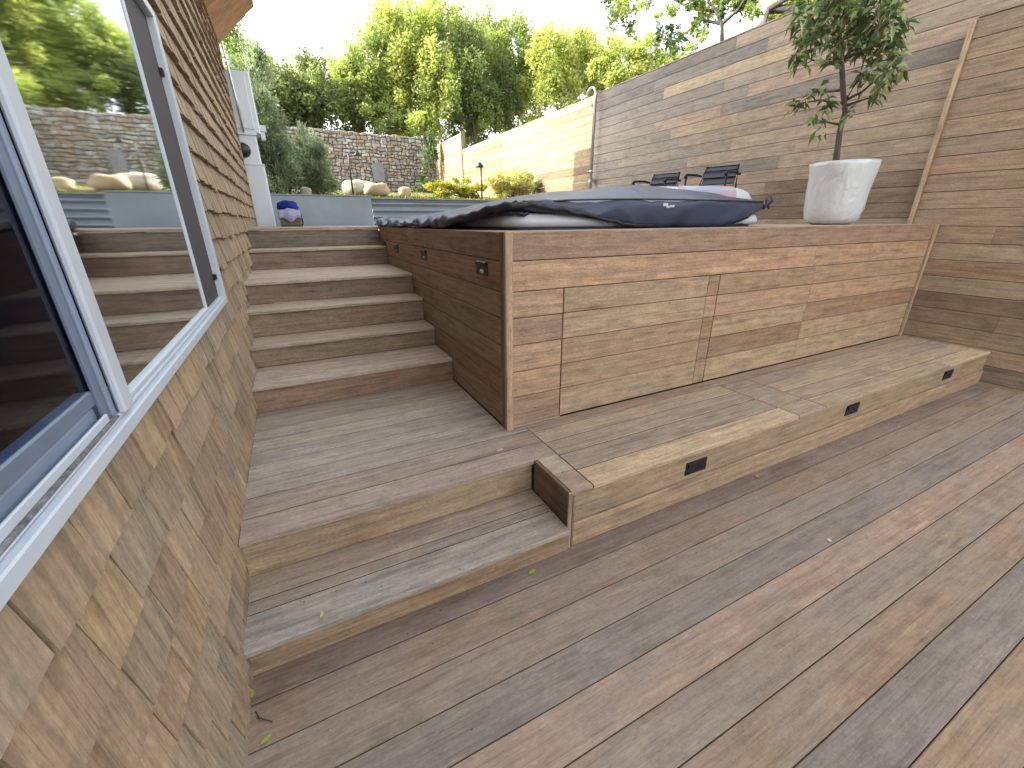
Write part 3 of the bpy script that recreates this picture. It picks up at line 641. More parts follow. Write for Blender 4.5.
# stone wall
sw = empty('stone_wall', (3, 18.5, 2.5), 'rubble stone retaining wall in the background below the tall hedge trees', 'wall')
mb = MB(); rr = random.Random(3); gx, gz = 62, 21; X0, X1, Z0, Z1 = -2.5, 6.05, 2.2, 4.62
P_ = [[(X0 + (X1 - X0) * (i + rr.uniform(-.3, .3)) / gx, Z0 + (Z1 - Z0) * (j + (rr.uniform(-.34, .34) if 0 < j else 0)) / gz) for i in range(gx + 1)] for j in range(gz + 1)]
stp = [soft(q_, rgb(138, 132, 120), .45) for q_ in [rgb(142, 146, 146), rgb(124, 126, 124), rgb(158, 160, 156), rgb(136, 124, 108), rgb(108, 112, 112), rgb(150, 136, 116), rgb(176, 178, 176), rgb(128, 116, 100), rgb(134, 138, 138)]]
for j in range(gz):
    i = 0
    while i < gx:
        st_ = 2 if (rr.random() < .35 and i < gx - 1) else 1
        q = [P_[j][i], P_[j][i + st_], P_[j + 1][i + st_], P_[j + 1][i]]; i += st_
        cx = sum(p[0] for p in q) / 4; cz = sum(p[1] for p in q) / 4; d = rr.uniform(.02, .07); yf = 18.42 - d
        ins = lambda p, s: (cx + (p[0] - cx) * s, cz + (p[1] - cz) * s)
        o8 = []
        for a in range(4):
            p, p2 = q[a], q[(a + 1) % 4]; o8 += [p, ((p[0] + p2[0]) / 2 + rr.uniform(-.012, .012), (p[1] + p2[1]) / 2 + rr.uniform(-.012, .012))]
        r0 = [(ins(p, .94)[0], 18.46, ins(p, .94)[1]) for p in o8]; r1 = [(ins(p, .88 if k % 2 else .8)[0], yf + .02, ins(p, .88 if k % 2 else .8)[1]) for k, p in enumerate(o8)]; r2 = [(ins(p, .55)[0], yf, ins(p, .55)[1]) for p in o8]
        vs = r0 + r1 + r2; fs = []
        for a in range(8):
            b = (a + 1) % 8; fs += [(a, b, 8 + b, 8 + a), (8 + a, 8 + b, 16 + b, 16 + a)]
        fs.append(tuple(range(16, 24))); mb.add(vs, fs, jit(rr.choice(stp), .12, rr))
mb.build('stones', M['stone'], sw)
mb = MB(); mb.box(X0, 6.0, 18.44, 18.85, 2.0, 4.56, rgb(112, 108, 100)); mb.build('mortar_core', M['stone'], sw)
pA = at(372, 163, y=18.26); pB = at(385, 182, y=18.26)
mb = MB(); mb.box(pA.x, pB.x, 18.24, 18.30, pB.z, pA.z, rgb(140, 148, 156)); mb.build('access_panel', M['panelgrey'], sw)

# boulders
def boulder(c, s, tint, seed, sq=.6):
    mb = MB(); vs = []; fs = []; nu, nv = 20, 12
    for j in range(nv + 1):
        for i in range(nu):
            a = 2 * math.pi * i / nu; b = math.pi * j / nv - math.pi / 2
            d = [math.cos(a) * math.cos(b), math.sin(a) * math.cos(b), math.sin(b)]
            d = [math.copysign(abs(t) ** sq, t) for t in d]
            q = Vector(d); k = 1 + .16 * noise.noise(q * 1.6 + Vector((seed, 0, 0))) + .05 * noise.noise(q * 5 + Vector((seed, 0, 0)))
            vs.append((c[0] + d[0] * s[0] * k, c[1] + d[1] * s[1] * k, c[2] + d[2] * s[2] * k))
    for j in range(nv):
        for i in range(nu): fs.append((j * nu + i, j * nu + (i + 1) % nu, (j + 1) * nu + (i + 1) % nu, (j + 1) * nu + i))
    mb.add(vs, fs, tint, None, True); return mb.build('boulder', M['boulder'], None, (c[0], c[1], c[2] - s[2]))
g = 'pale boulders on the planting bed'
def bl(u0, v0, u1, v1, y, tint, seed, label, sy=.35):
    a = at(u0, v0, y=y); b = at(u1, v1, y=y); zg = bedz((a.x + b.x) / 2, y)
    h = max(.1, (a.z - zg) / 2)
    tag(boulder(((a.x + b.x) / 2, y, zg + h - .02), ((b.x - a.x) / 2, sy, h), tint, seed), label, 'boulder', g)
bl(341, 179, 374, 196, 11.8, rgb(184, 178, 164), 1, 'large sunlit pale block-shaped boulder left of centre on the planting bed')
bl(362, 182, 389, 196, 11.5, rgb(170, 156, 130), 2, 'cream boulder overlapping the right end of the largest pale boulder')
bl(398, 186, 411, 196, 11.6, rgb(172, 156, 130), 3, 'small upright cream boulder right of the two large boulders', .15)
bl(300, 190, 312, 196, 9.2, rgb(150, 148, 140), 4, 'small grey boulder at the foot of the grey-green shrubs', .12)

# garden lamps
def lamp(u0, v0, y, hook, label):
    t = at(u0, v0, y=y); zg = bedz(t.x, y); e = empty('garden_lamp', (t.x, y, zg), label, 'lamp', 'garden path lamps')
    mb = MB(); mb.tube([(t.x, y, zg - .02), (t.x, y, t.z)] + ([(t.x + .03, y, t.z + .05), (t.x + .16, y, t.z + .06)] if hook else []), .018, 8); mb.build('pole', M['blackm'], e)
    mb = MB(); cx = t.x + (.2 if hook else -.03)
    mb.lathe([(.0, .10), (.03, .09), (.09, .0), (.085, -.01), (.0, -.012)], (cx, y, t.z), 16); mb.build('lamp_head', M['blackm'], e)
lamp(348, 155, 11.2, True, 'black hooked garden lamp standing before the stone wall')
lamp(481, 167, 9.6, False, 'thin garden lamp with a small pointed head before the sunlit fence')

# outdoor shower pole
sh = empty('outdoor_shower', (5.72, 7.75, ZD), 'slim steel outdoor shower pole with curved head where the timber walls meet', 'shower')
mb = MB(); zt = 3.82
pts = [(5.74, 7.75, ZD), (5.74, 7.75, zt)] + [(5.74 - .0, 7.75 + .12 * (1 - math.cos(a)), zt + .10 * math.sin(a)) for a in [.5, 1.0, 1.57, 2.1, 2.6]]
pts[-1] = (5.70, 7.98, zt - .02)
mb.tube(pts, .022, 10); mb.build('pole', M['steel'], sh)
mb = MB(); mb.lathe([(.0, .03), (.05, .02), (.06, 0), (0, -.005)], (5.70, 7.99, zt - .05), 16); mb.build('shower_head', M['steel'], sh)
mb = MB(); mb.box(5.72, 5.85, 7.72, 7.78, 2.25, 2.31); mb.build('bracket', M['steel'], sh); mb = MB(); mb.tube([(5.72, 7.66, 2.45), (5.72, 7.84, 2.45)], .018, 8); mb.build('valve', M['steel'], sh)

# ------------------------------------------------------------------ hot tub
tub = empty('hot_tub', ((TX0 + TX1) / 2, 3.6, ZD - .3), 'square white-rimmed hot tub sunk in the raised deck', 'hot tub')
def rrect(x0, x1, y0, y1, r, n=6):
    out = []
    for cx, cy, a0 in ((x1 - r, y0 + r, -90), (x1 - r, y1 - r, 0), (x0 + r, y1 - r, 90), (x0 + r, y0 + r, 180)):
        for k in range(n + 1): a = math.radians(a0 + 90 * k / n); out.append((cx + r * math.cos(a), cy + r * math.sin(a)))
    return out
def loft(mb, rings, tint=(1, 1, 1, 1), caps=True):
    n = len(rings[0]); vs = [p for r in rings for p in r]; fs = []
    for i in range(len(rings) - 1):
        for k in range(n): fs.append((i * n + k, i * n + (k + 1) % n, (i + 1) * n + (k + 1) % n, (i + 1) * n + k))
    if caps: fs.append(tuple(range(n))[::-1]); fs.append(tuple((len(rings) - 1) * n + k for k in range(n)))
    mb.add(vs, fs, tint, None, True)
mb = MB(); loft(mb, [[(x, y, ZD - .5) for x, y in rrect(TX0 + .04, TX1 - .04, TY0 + .04, TY1 - .04, .12)], [(x, y, ZD + .01) for x, y in rrect(TX0 + .04, TX1 - .04, TY0 + .04, TY1 - .04, .12)]]); mb.build('cabinet', M['tubside'], tub)
mb = MB()
def rg(d, z): return [(x, y, z) for x, y in rrect(TX0 + d, TX1 - d, TY0 + d, TY1 - d, .16)]
loft(mb, [rg(.02, ZD + .012), rg(-.005, ZD + .02), rg(-.012, ZD + .05), rg(0, ZD + .085), rg(.03, ZD + .10), rg(.2, ZD + .10), rg(.24, ZD + .0), rg(.35, ZD - .4)]); mb.build('rim', M['shell'], tub)

# cover
def pxy(u, v, y): return at(u, v, y=y)
out_ = [  # x, y, z top edge, z lower edge
 (1.14, 2.52, 1.590, 1.565), (1.34, 2.42, 1.612, 1.574), (1.60, 2.40, 1.632, 1.552), (1.86, 2.385, 1.640, 1.510), (2.15, 2.375, 1.646, 1.474), (2.5, 2.37, 1.648, 1.470), (2.85, 2.37, 1.648, 1.470), (3.12, 2.375, 1.648, 1.478), (3.36, 2.39, 1.646, 1.52), (3.56, 2.43, 1.650, 1.60),
 (3.66, 2.55, 1.665, 1.625), (3.64, 2.9, 1.655, 1.60), (3.62, 3.5, 1.66, 1.58), (3.58, 4.2, 1.66, 1.56), (3.4, 4.72, 1.66, 1.56), (2.8, 4.8, 1.66, 1.56), (2.2, 4.85, 1.62, 1.55), (1.8, 5.1, 1.57, 1.50), (1.4, 5.6, 1.52, 1.48),
 (1.10, 5.85, 1.52, 1.465), (1.015, 5.6, 1.54, 1.465), (1.01, 5.1, 1.515, 1.465), (1.01, 4.6, 1.52, 1.465), (1.01, 4.1, 1.525, 1.465), (1.015, 3.6, 1.53, 1.466), (1.03, 3.1, 1.545, 1.47), (1.06, 2.75, 1.57, 1.53)]
def densify(P, n):
    o = []
    for i in range(len(P)):
        a, b = P[i], P[(i + 1) % len(P)]
        for k in range(n): t = k / n; o.append(tuple(a[j] * (1 - t) + b[j] * t for j in range(4)))
    return o
out_ = densify(out_, 8)
rA, rB = Vector((1.95, 3.7, 1.72)), Vector((2.7, 3.1, 1.795))
rings = []; NR = 18
def wr(x, y, left):
    a = .020 * noise.noise(Vector((x * 3, y * 3, 0))) + .014 * (abs(noise.noise(Vector((x * 7 + y * 3, y * 5, 4)))) - .2) * 2
    if left > 0: a += left * (.022 * math.sin(y * 17 + 3 * noise.noise(Vector((x * 3, y * 2, 0)))) + .01 * math.sin(y * 41))
    return a
for (ex, ey, zt, zb) in [None] * 0: pass
ringpts = [[] for _ in range(NR + 7)]
for (ex, ey, zt, zb) in out_:
    e = Vector((ex, ey, zt)); ab = rB - rA; t = max(0, min(1, (Vector((ex, ey, 0)) - Vector((rA.x, rA.y, 0))).dot(Vector((ab.x, ab.y, 0))) / (ab.x ** 2 + ab.y ** 2)))
    c = rA + ab * t; left = max(0, min(1, (1.5 - ex) / .4)) * (1 if ey > 2.9 else 0)
    for k in range(NR + 1):
        s = k / NR; p = c.lerp(e, s); h = c.z + (zt - c.z) * (s ** (1.5 - .95 * left))
        p = Vector((p.x, p.y, h + wr(p.x, p.y, left * s) * (.4 + .6 * s if s < 1 else .8)))
        ringpts[k].append(p)
    nrm = Vector((ex - 2.3, ey - 3.6, 0)).normalized()
    if left > 0: nrm = Vector((-1, 0, 0))
    if ey < 2.5 and ex < 3.5: nrm = Vector((0, -1, 0))
    w = (.009 * math.sin(ex * 31 + 4 * noise.noise(Vector((ex * 2, 0, 7)))) + .035 * noise.noise(Vector((ex * 4, 0, 2)))) * (1 if ey < 2.6 else 0) + left * .014 * math.sin(ey * 33)
    top = ringpts[NR][-1]
    top.z += .014 * noise.noise(Vector((ex * 3.3, ey * 2.1, 12)))
    zlo = zb + .012 * noise.noise(Vector((ex * 6, ey * 3, 9)))
    for j in range(6):
        t = j / 5; zz_ = top.z - .008 + (zlo - top.z + .008) * t
        dg = noise.noise(Vector((ex * 5.5 + t * 1.6, ey * 3 - t, 2))) + .5 * noise.noise(Vector((ex * 13 - t * 2.5, ey * 8, 5)))
        bulge = math.sin(math.pi * min(1, t * .9 + .1)) * .016
        ringpts[NR + 1 + j].append(Vector((top.x, top.y, zz_)) + nrm * (.010 + bulge + .030 * dg * t ** .7 * (1 if (ey < 2.6 or left > 0) else .4)))
mb = MB(); n = len(out_); vs = [p for r in ringpts for p in r]; fs = []
for i in range(len(ringpts) - 1):
    for k in range(n): fs.append((i * n + k, (i + 1) * n + k, (i + 1) * n + (k + 1) % n, i * n + (k + 1) % n))
mb.add(vs, fs, (1, 1, 1, 1), None, True)
cv = mb.build('tub_cover', M['vinyl'], None, (2.3, 3.6, 1.46)); tag(cv, 'slumped dark blue-grey vinyl hot tub cover lying over the tub', 'cover')
md = cv.modifiers.new('thick', 'SOLIDIFY'); md.thickness = .01; md.offset = -1
# seam piping, black folded strap band, label, tip strap as parts
mb = MB(); mb.tube([(x, y - .012, z + .002) for x, y, z, _ in out_ if y < 2.5 and x > 1.5], .006, 6); mb.build('piping', M['vinyl_dark'], cv)
mb = MB(); A = [(1.02, 3.3, 1.50), (1.05, 2.8, 1.53), (1.12, 2.53, 1.575), (1.22, 2.44, 1.60), (1.36, 2.395, 1.604), (1.55, 2.375, 1.582), (1.78, 2.362, 1.542), (1.98, 2.358, 1.502), (2.2, 2.358, 1.478), (2.45, 2.36, 1.474)]

def crumple(mb, P, r0, r1, seed, amp=.014):
    pts = []; rad = []
    for i in range(len(P) - 1):
        for k in range(6):
            t = k / 6; p = Vector(P[i]).lerp(Vector(P[i + 1]), t); g_ = (i + t) / (len(P) - 1)
            p += Vector((0, noise.noise(Vector((g_ * 30, seed, 0))) * amp, noise.noise(Vector((g_ * 24, seed, 5))) * amp)); pts.append(p)
            rad.append((r0 + (r1 - r0) * g_) * (1 + .5 * noise.noise(Vector((g_ * 40, seed, 9)))))
    mb.tube(pts, rad, 10)
crumple(mb, A, .030, .006, 3); crumple(mb, [(a_[0] + .05, a_[1] + .012, a_[2] + .016) for a_ in A[1:7]], .018, .006, 8)
B_ = [(1.03, 4.9, 1.49), (1.0, 4.3, 1.495), (1.0, 3.7, 1.49), (1.02, 3.2, 1.50), (1.10, 2.7, 1.54), (1.22, 2.46, 1.56), (1.36, 2.405, 1.555)]
crumple(mb, B_, .016, .012, 6); mb.build('folded_edge', M['vinyl_dark'], cv)
mb = MB(); q0 = at(663, 203, y=2.352); q1 = at(674, 208, y=2.352)
for (a, b, c_, d) in ((0, .42, .35, 1), (.30, .62, .0, .45), (.55, 1, .15, .6)):
    mb.bd(q0.x + (q1.x - q0.x) * a, q0.x + (q1.x - q0.x) * b, 2.348, 2.3525, q1.z + (q0.z - q1.z) * c_, q1.z + (q0.z - q1.z) * d, 'x', ch=.001)
mb.build('label_patch', M['shell'], cv)
mb = MB(); mb.tube([(3.58, 2.42, 1.60), (3.66, 2.42, 1.655), (3.71, 2.47, 1.685), (3.74, 2.5, 1.65), (3.72, 2.46, 1.60)], [.012, .02, .022, .018, .008], 8); mb.build('strap', M['vinyl_dark'], cv); mb = MB(); mb.tube([(3.05, 2.36, 1.474), (3.25, 2.35, 1.482), (3.32, 2.35, 1.470)], .007, 6); mb.build('strap', M['vinyl_dark'], cv)

# rolled patterned float lying on the cover
def capsule(mb, a, b, r, rz, n=20, tint=(1, 1, 1, 1), i0=0, i1=1.):
    a, b = Vector(a), Vector(b); d = (b - a).normalized(); s = d.cross(Vector((0, 0, 1))).normalized(); L = (b - a).length; vs = []; fs = []; ms = 24
    for i in range(ms + 1):
        t = i0 + (i1 - i0) * i / ms; q = 2 * t - 1; k = max(.02, (1 - abs(q) ** 5)) ** .5
        c = a + d * (L * t)
        for j in range(n):
            w = 2 * math.pi * j / n; vs.append(c + s * (r * k * math.cos(w)) + Vector((0, 0, 1)) * (rz * k * math.sin(w)))
    for i in range(ms):
        for j in range(n): fs.append((i * n + j, i * n + (j + 1) % n, (i + 1) * n + (j + 1) % n, (i + 1) * n + j))
    if i0 == 0: fs.append(tuple(range(n))[::-1]); fs.append(tuple(ms * n + j for j in range(n)))
    mb.add(vs, fs, tint, None, True)
fl = empty('pool_float', (3.6, 3.5, 1.60), 'white pool float with a pink and green patterned panel lying behind the tub cover', 'pool float')
a = at(625, 199, y=3.75); b_ = at(752, 199, y=2.95); b_.x = min(b_.x, 4.15)
mb = MB(); capsule(mb, (a.x, a.y, 1.73), (b_.x, b_.y, 1.70), .24, .115); mb.build('body', M['shell'], fl)
mb = MB(); capsule(mb, (a.x, a.y, 1.733), (b_.x, b_.y, 1.703), .246, .119, i0=.42, i1=.85); mb.build('patterned_panel', M['pattern'], fl)

# two garden chairs by the wall
def gchair(cx, cy, rz, label):
    e = empty('garden_chair', (cx, cy, ZD), label, 'chair', 'garden chairs by the far wall')
    c, s_ = math.cos(rz), math.sin(rz)
    def T(p): return (cx + p[0] * c - p[1] * s_, cy + p[0] * s_ + p[1] * c, ZD + p[2])
    def quad(p0, p1, p2, p3, th, mat, name):
        mb = MB(); a, b, c2, d = [Vector(T(p)) for p in (p0, p1, p2, p3)]; n_ = (b - a).cross(d - a).normalized() * th
        mb.add([a, b, c2, d, a + n_, b + n_, c2 + n_, d + n_], [(0, 1, 2, 3), (7, 6, 5, 4), (0, 4, 5, 1), (1, 5, 6, 2), (2, 6, 7, 3), (3, 7, 4, 0)]); return mb.build(name, mat, e)
    quad((-.22, -.24, .42), (.22, -.24, .40), (.22, .24, .40), (-.22, .24, .42), .012, M['mesh'], 'seat')
    quad((.22, -.21, .50), (.22, .21, .50), (.33, .20, .72), (.33, -.20, .72), .012, M['mesh'], 'backrest')
    mb = MB()
    for z_, x_ in ((.50, .215), (.585, .250), (.67, .287), (.725, .332)): mb.tube([T((x_, -.215, z_)), T((x_, .215, z_))], .008, 6)
    mb.build('back_frame', M['blackm'], e)
    for sy in (-.25, .25):
        mb = MB(); mb.tube([T((.28, sy, .61)), T((.10, sy, .62)), (T((-.22, sy, .60))), T((-.26, sy, .57))], .016, 8); mb.build('armrest', M['blackm'], e)
        mb = MB(); mb.tube([T((-.26, sy, 0)), T((-.22, sy, .59))], .013, 8); mb.build('leg', M['blackm'], e)
        mb = MB(); mb.tube([T((.34, sy, 0)), T((.20, sy, .42)), T((.332, sy * .8, .73))], .013, 8); mb.build('leg', M['blackm'], e)
gchair(5.12, 5.25, .35, 'dark sling chair farther back by the timber wall, left one of the pair')
gchair(5.08, 4.22, .35, 'dark sling chair nearer the potted tree by the timber wall, right one of the pair')

# basket with towels at the stair head
bk = empty('wicker_basket', (.07, 7.0, ZD), 'small brown wicker basket at the head of the stairs beside the white cabinet', 'basket')
mb = MB(); mb.bd(-.06, .20, 6.9, 7.2, ZD + .001, ZD + .17, 'x', ch=.02); mb.build('body', M['basket'], bk)
mb = MB(); mb.tube([(.205, 6.9, ZD + .18), (.225, 7.02, ZD + .05), (.21, 7.12, ZD + .005)], .01, 6); mb.build('handle', M['black'], bk)
mb = MB(); vs = []; fs = []
for j in range(13):
    for i in range(13):
        u = i / 12; v = j / 12; x = -.07 + u * .28; y = 6.875 + v * .34; z = ZD + .20 + .035 * math.sin(u * 3) + .012 * noise.noise(Vector((u * 5, v * 5, 0)))
        if j == 0: z = ZD + .09 + .03 * math.sin(u * 9)
        vs.append((x, y, z))
for j in range(12):
    for i in range(12): a = j * 13 + i; fs.append((a, a + 1, a + 14, a + 13))
mb.add(vs, fs, (1, 1, 1, 1), None, True); o = mb.build('towel', M['cloth_white'], None, (.07, 7.0, ZD + .18)); o.modifiers.new('t', 'SOLIDIFY').thickness = .012; tag(o, 'crumpled lilac-white towel draped over the wicker basket', 'towel')
mb = MB(); vs = []; fs = []; nu, nv = 20, 10
for j in range(nv + 1):
    for i in range(nu):
        a_ = 2 * math.pi * i / nu; b2 = math.pi / 2 * j / nv; k = 1 + .1 * noise.noise(Vector((math.cos(a_) * 2, math.sin(a_) * 2, b2 * 3)))
        vs.append((.065 + .135 * k * math.cos(a_) * math.cos(b2) ** .5, 7.03 + .13 * k * math.sin(a_) * math.cos(b2) ** .5, ZD + .235 + .085 * k * math.sin(b2) + .02 * math.sin(a_ * 3)))
for j in range(nv):
    for i in range(nu): fs.append((j * nu + i, j * nu + (i + 1) % nu, (j + 1) * nu + (i + 1) % nu, (j + 1) * nu + i))
fs.append(tuple(range(nu))[::-1])
mb.add(vs, fs, (1, 1, 1, 1), None, True); tag(mb.build('towel', M['cloth_blue'], None, (.065, 7.03, ZD + .24)), 'royal blue bundled towel on top of the basket by the stairs', 'towel')

# ------------------------------------------------------------------ foliage helpers
def leaf(mb, p, d, L, W, tint, droop=.2):
    d = d.normalized(); s = d.cross(Vector((R.uniform(-1, 1), R.uniform(-1, 1), R.uniform(.2, 1)))).normalized(); n_ = s.cross(d)
    p = Vector(p); m1 = p + d * L * .45 + n_ * L * .06; t = p + d * L - Vector((0, 0, 1)) * L * droop
    vs = [p, m1 + s * W / 2, t, m1 - s * W / 2]
    mb.add(vs, [(0, 1, 2), (0, 2, 3)], tint)
def rdir(): 
    while True:
        v = Vector((R.uniform(-1, 1), R.uniform(-1, 1), R.uniform(-1, 1)))
        if .05 < v.length < 1: return v.normalized()
# potted tree
PC = Vector((4.86, 2.55, ZD))
pt = empty('plant_pot', PC, 'white plant pot wrapped in crinkled clear plastic on the raised deck', 'pot')
mb = MB(); mb.lathe([(0, .002), (.15, .002), (.185, .03), (.235, .40), (.255, .50), (.262, .525), (.245, .53), (.235, .47), (0, .46)], PC, 40); mb.build('pot_body', M['pot'], pt)
mb = MB(); mb.lathe([(0, .0015), (.14, .0012), (.195, .02), (.226, .06), (.240, .14), (.25, .30), (.262, .44), (.272, .52), (.268, .553), (.255, .545), (.248, .50)], PC, 96, wob=.09, seed=2); o = mb.build('plastic_wrap', M['wrap'], pt)
mb = MB(); mb.lathe([(0, .49), (.15, .495), (.238, .48)], PC, 24); mb.build('soil', M['soil'], pt)
tr_ = empty('potted_tree', (PC.x, PC.y, ZD + .46), 'slender evergreen tree with drooping glossy leaves growing in the wrapped pot', 'tree')
vd = Vector((PC.x, PC.y, 0)).normalized(); side = Vector((vd.y, -vd.x, 0))
def on(u, v, off=0):      # photo point on the upright plane through the pot, facing the viewer; off = farther back
    D = RIGHT * (u - 512) - UP * (v - 384) - BACK * F_PX; k = (Vector((PC.x, PC.y, 0)).dot(vd) + off) / D.dot(vd); return CAM + D * k
tb = MB(); bk_t = rgb(96, 82, 68)
trunk = [(Vector((PC.x, PC.y, ZD + .44)) if i == 0 else on(u, v)) for i, (u, v) in enumerate([(837, 175), (836, 160), (838, 146), (840, 130), (845, 112), (843, 90), (842, 68), (840, 45), (838, 15), (838, -30), (842, -70)])]
tb.tube(trunk, [.030, .028, .025, .023, .022, .022, .021, .018, .014, .010, .005], 10, bk_t)
br = [((842, 66), (826, 40), (812, 18), (806, -10)), ((843, 62), (856, 40), (876, 15), (884, -15)), ((842, 66), (825, 62), (812, 60), (803, 66)), ((843, 104), (858, 80), (866, 55), (880, 40)), ((846, 100), (862, 92), (882, 74), (893, 60)), ((845, 106), (862, 100), (872, 97)),
      ((843, 104), (820, 100), (797, 104)), ((843, 90), (826, 92), (820, 95)), ((842, 125), (826, 122), (812, 124)), ((842, 60), (868, 48), (895, 38), (905, 30)), ((840, 40), (824, 28), (800, 30)), ((838, 20), (860, 0), (880, -20)), ((838, 20), (820, 0), (815, -30))]
ends = []
for b in br:
    off = R.uniform(-.3, .3); pts = [on(u, v, off * k / (len(b) - 1)) for k, (u, v) in enumerate(b)]
    tb.tube(pts, [.011 * (1 - .8 * k / (len(pts) - 1)) + .002 for k in range(len(pts))], 6, bk_t)
tb.build('trunk', M['bark'], tr_)
fo = MB()
lp_ = [rgb(100, 124, 76), rgb(118, 142, 88), rgb(86, 108, 72), rgb(146, 168, 110), rgb(184, 196, 152), rgb(84, 100, 70), rgb(134, 112, 94), rgb(110, 92, 78)]
cl = [(797, 104, 6), (803, 64, 8), (808, 52, 7), (820, 92, 7), (828, 97, 6), (812, 122, 5), (822, 128, 5), (848, 120, 4), (872, 98, 4), (880, 84, 7), (888, 74, 9), (892, 62, 9), (878, 68, 9), (866, 76, 6), (884, 50, 9), (905, 34, 9), (896, 26, 12), (884, 16, 14), (878, 34, 14), (862, 28, 16), (866, 8, 15), (850, 14, 15), (842, 34, 14), (838, 50, 11), (826, 38, 13), (820, 20, 15), (812, 30, 13), (806, 14, 14), (802, 30, 9), (830, 0, 18), (850, -8, 18), (880, -5, 16), (808, -8, 14), (795, 14, 8), (855, 45, 12), (870, 48, 11), (836, 8, 14), (856, 26, 14), (890, 0, 12), (830, -30, 22), (860, -35, 24), (885, -30, 16), (845, -60, 22)]
for (u, v, r) in cl:
    off = R.uniform(-.35, .35); c = on(u, v, off); sc = r * (c - CAM).length / F_PX * 1.0
    for tw in range(int(.6 + r / (3.6 if v > 62 else 3.0))):
        tc_ = c + rdir() * sc * R.uniform(.2, .8)
        for k in range(R.randint(8, 12)):
            d = rdir(); d.z = d.z * .7 - .25; base = tc_ + rdir() * .045
            leaf(fo, base, d, R.uniform(.07, .12), R.uniform(.026, .042), jit(R.choice(lp_[:6] if R.random() < .8 else lp_[4:]), .2), .25)
fo.build('foliage', M['leaf'], tr_)

# generic trees
def crown(mb, blobs, n, L, W, pal, hollow=.45, upb=.2, sparse=0):
    wts = [b[3] * b[4] * b[5] for b in blobs]; S = sum(wts)
    for b, w in zip(blobs, wts):
        cnt = int(n * w / S); tones = [jit(R.choice(pal), .12) for _ in range(14)]; seed = Vector((R.uniform(0, 99), 0, 0))
        subs = [(rdir(), R.uniform(.16, .36), tones[R.randrange(14)]) for _ in range(max(10, cnt // 130))]
        for k in range(cnt):
            d0, sr, tn = R.choice(subs); rad = R.uniform(.62, 1.0) if R.random() < .8 else R.uniform(hollow, .8)
            p = d0 * rad * .86 + rdir() * sr * R.random() ** .5
            if sparse and noise.noise(p * 3 + seed) > sparse: continue
            q = (b[0] + p.x * b[3], b[1] + p.y * b[4], b[2] + p.z * b[5])
            dd = (Vector((p.x, p.y, p.z)).normalized() + rdir() * 1.1 + Vector((0, 0, upb)))
            leaf(mb, q, dd, L * R.uniform(.7, 1.3), W * R.uniform(.7, 1.3), jit(tn, .13), .1)
BR = [rgb(172, 182, 104), rgb(186, 192, 118), rgb(158, 170, 96), rgb(146, 160, 90), rgb(196, 198, 132)]
MDG = [rgb(122, 144, 88), rgb(108, 130, 80), rgb(134, 154, 92), rgb(146, 162, 98)]
DKG = [rgb(80, 100, 64), rgb(92, 112, 70), rgb(70, 88, 58), rgb(106, 124, 76)]
GRG = [rgb(142, 158, 132), rgb(128, 146, 118), rgb(158, 172, 146), rgb(114, 132, 106)]
def tree(label, base, blobs, n, pal, L=.16, W=.09, name='tree', cat='tree', mat='leaf_far', group=None, trunk_r=.14, sparse=0, hollow=.45):
    e = empty(name, base, label, cat, group); b = Vector(base); t = MB(); top = max(blobs, key=lambda q: q[2])
    t.tube([b - Vector((0, 0, .1)), b.lerp(Vector(top[:3]), .35) + Vector((R.uniform(-.1, .1), 0, 0)), Vector(top[:3])], [trunk_r, trunk_r * .75, trunk_r * .3], 9, rgb(92, 82, 70))
    for q in blobs:
        s = b.lerp(Vector(top[:3]), R.uniform(.2, .6)); t.tube([s, s.lerp(Vector(q[:3]), .5) + Vector((0, 0, .1)), Vector(q[:3])], [trunk_r * .45, trunk_r * .3, trunk_r * .12], 6, rgb(92, 82, 70))
    t.build('trunk', M['bark'], e)
    f = MB(); crown(f, blobs, int(n * 1.3), L, W, pal, sparse=sparse, hollow=hollow); f.build('crown', M[mat], e); return e
def blob(u, v, y, rpx, rz=None, ry=None):
    c = at(u, v, y=y); k = (c - CAM).length / F_PX * (.96 if u < 500 else .9); return (c.x, c.y, c.z, rpx * k, (ry or rpx) * k, (rz or rpx) * k)
def T_(label, y, spots, n, pal, **kw):
    pal = [soft(q_, rgb(190, 196, 140), .18) for q_ in pal]
    bl_ = [blob(u, v, y + dy, r, rz, ry) for (u, v, r, rz, dy, ry) in spots]; bx = sum(b[0] for b in bl_) / len(bl_); by = sum(b[1] for b in bl_) / len(bl_)
    return tree(label, (bx, by, (kw.pop('bz', None) or hillz(bx, by))), bl_, n, pal, **kw)
G1 = 'hedge trees behind the stone wall'
T_('dark green broad tree behind the left end of the stone wall', 21, [(262, 105, 30, 34, 0, 24), (290, 110, 28, 26, .5, 22), (318, 96, 26, 32, 0, 22), (345, 112, 22, 26, .5, 20)], 15000, DKG, group=G1, L=.15, W=.1)
T_('olive bushy tree rising between the dark tree and the tallest bright tree', 22, [(356, 95, 22, 30, 0, 20), (372, 72, 26, 34, .3, 22), (392, 105, 22, 36, 0, 18), (378, 118, 20, 16, -1, 16)], 14000, BR[2:4] + MDG[2:], group=G1)
T_('tallest bright yellow-green tree, its foliage hanging down in columns over the stone wall', 22.5, [(395, 52, 26, 38, 0, 20), (420, 45, 26, 34, -.5, 20), (442, 52, 26, 42, 0, 18), (412, 92, 24, 40, -1, 18), (440, 100, 20, 44, -1.5, 14), (424, 128, 16, 22, -1.8, 12)], 24000, BR[:4] + MDG[3:], group=G1)
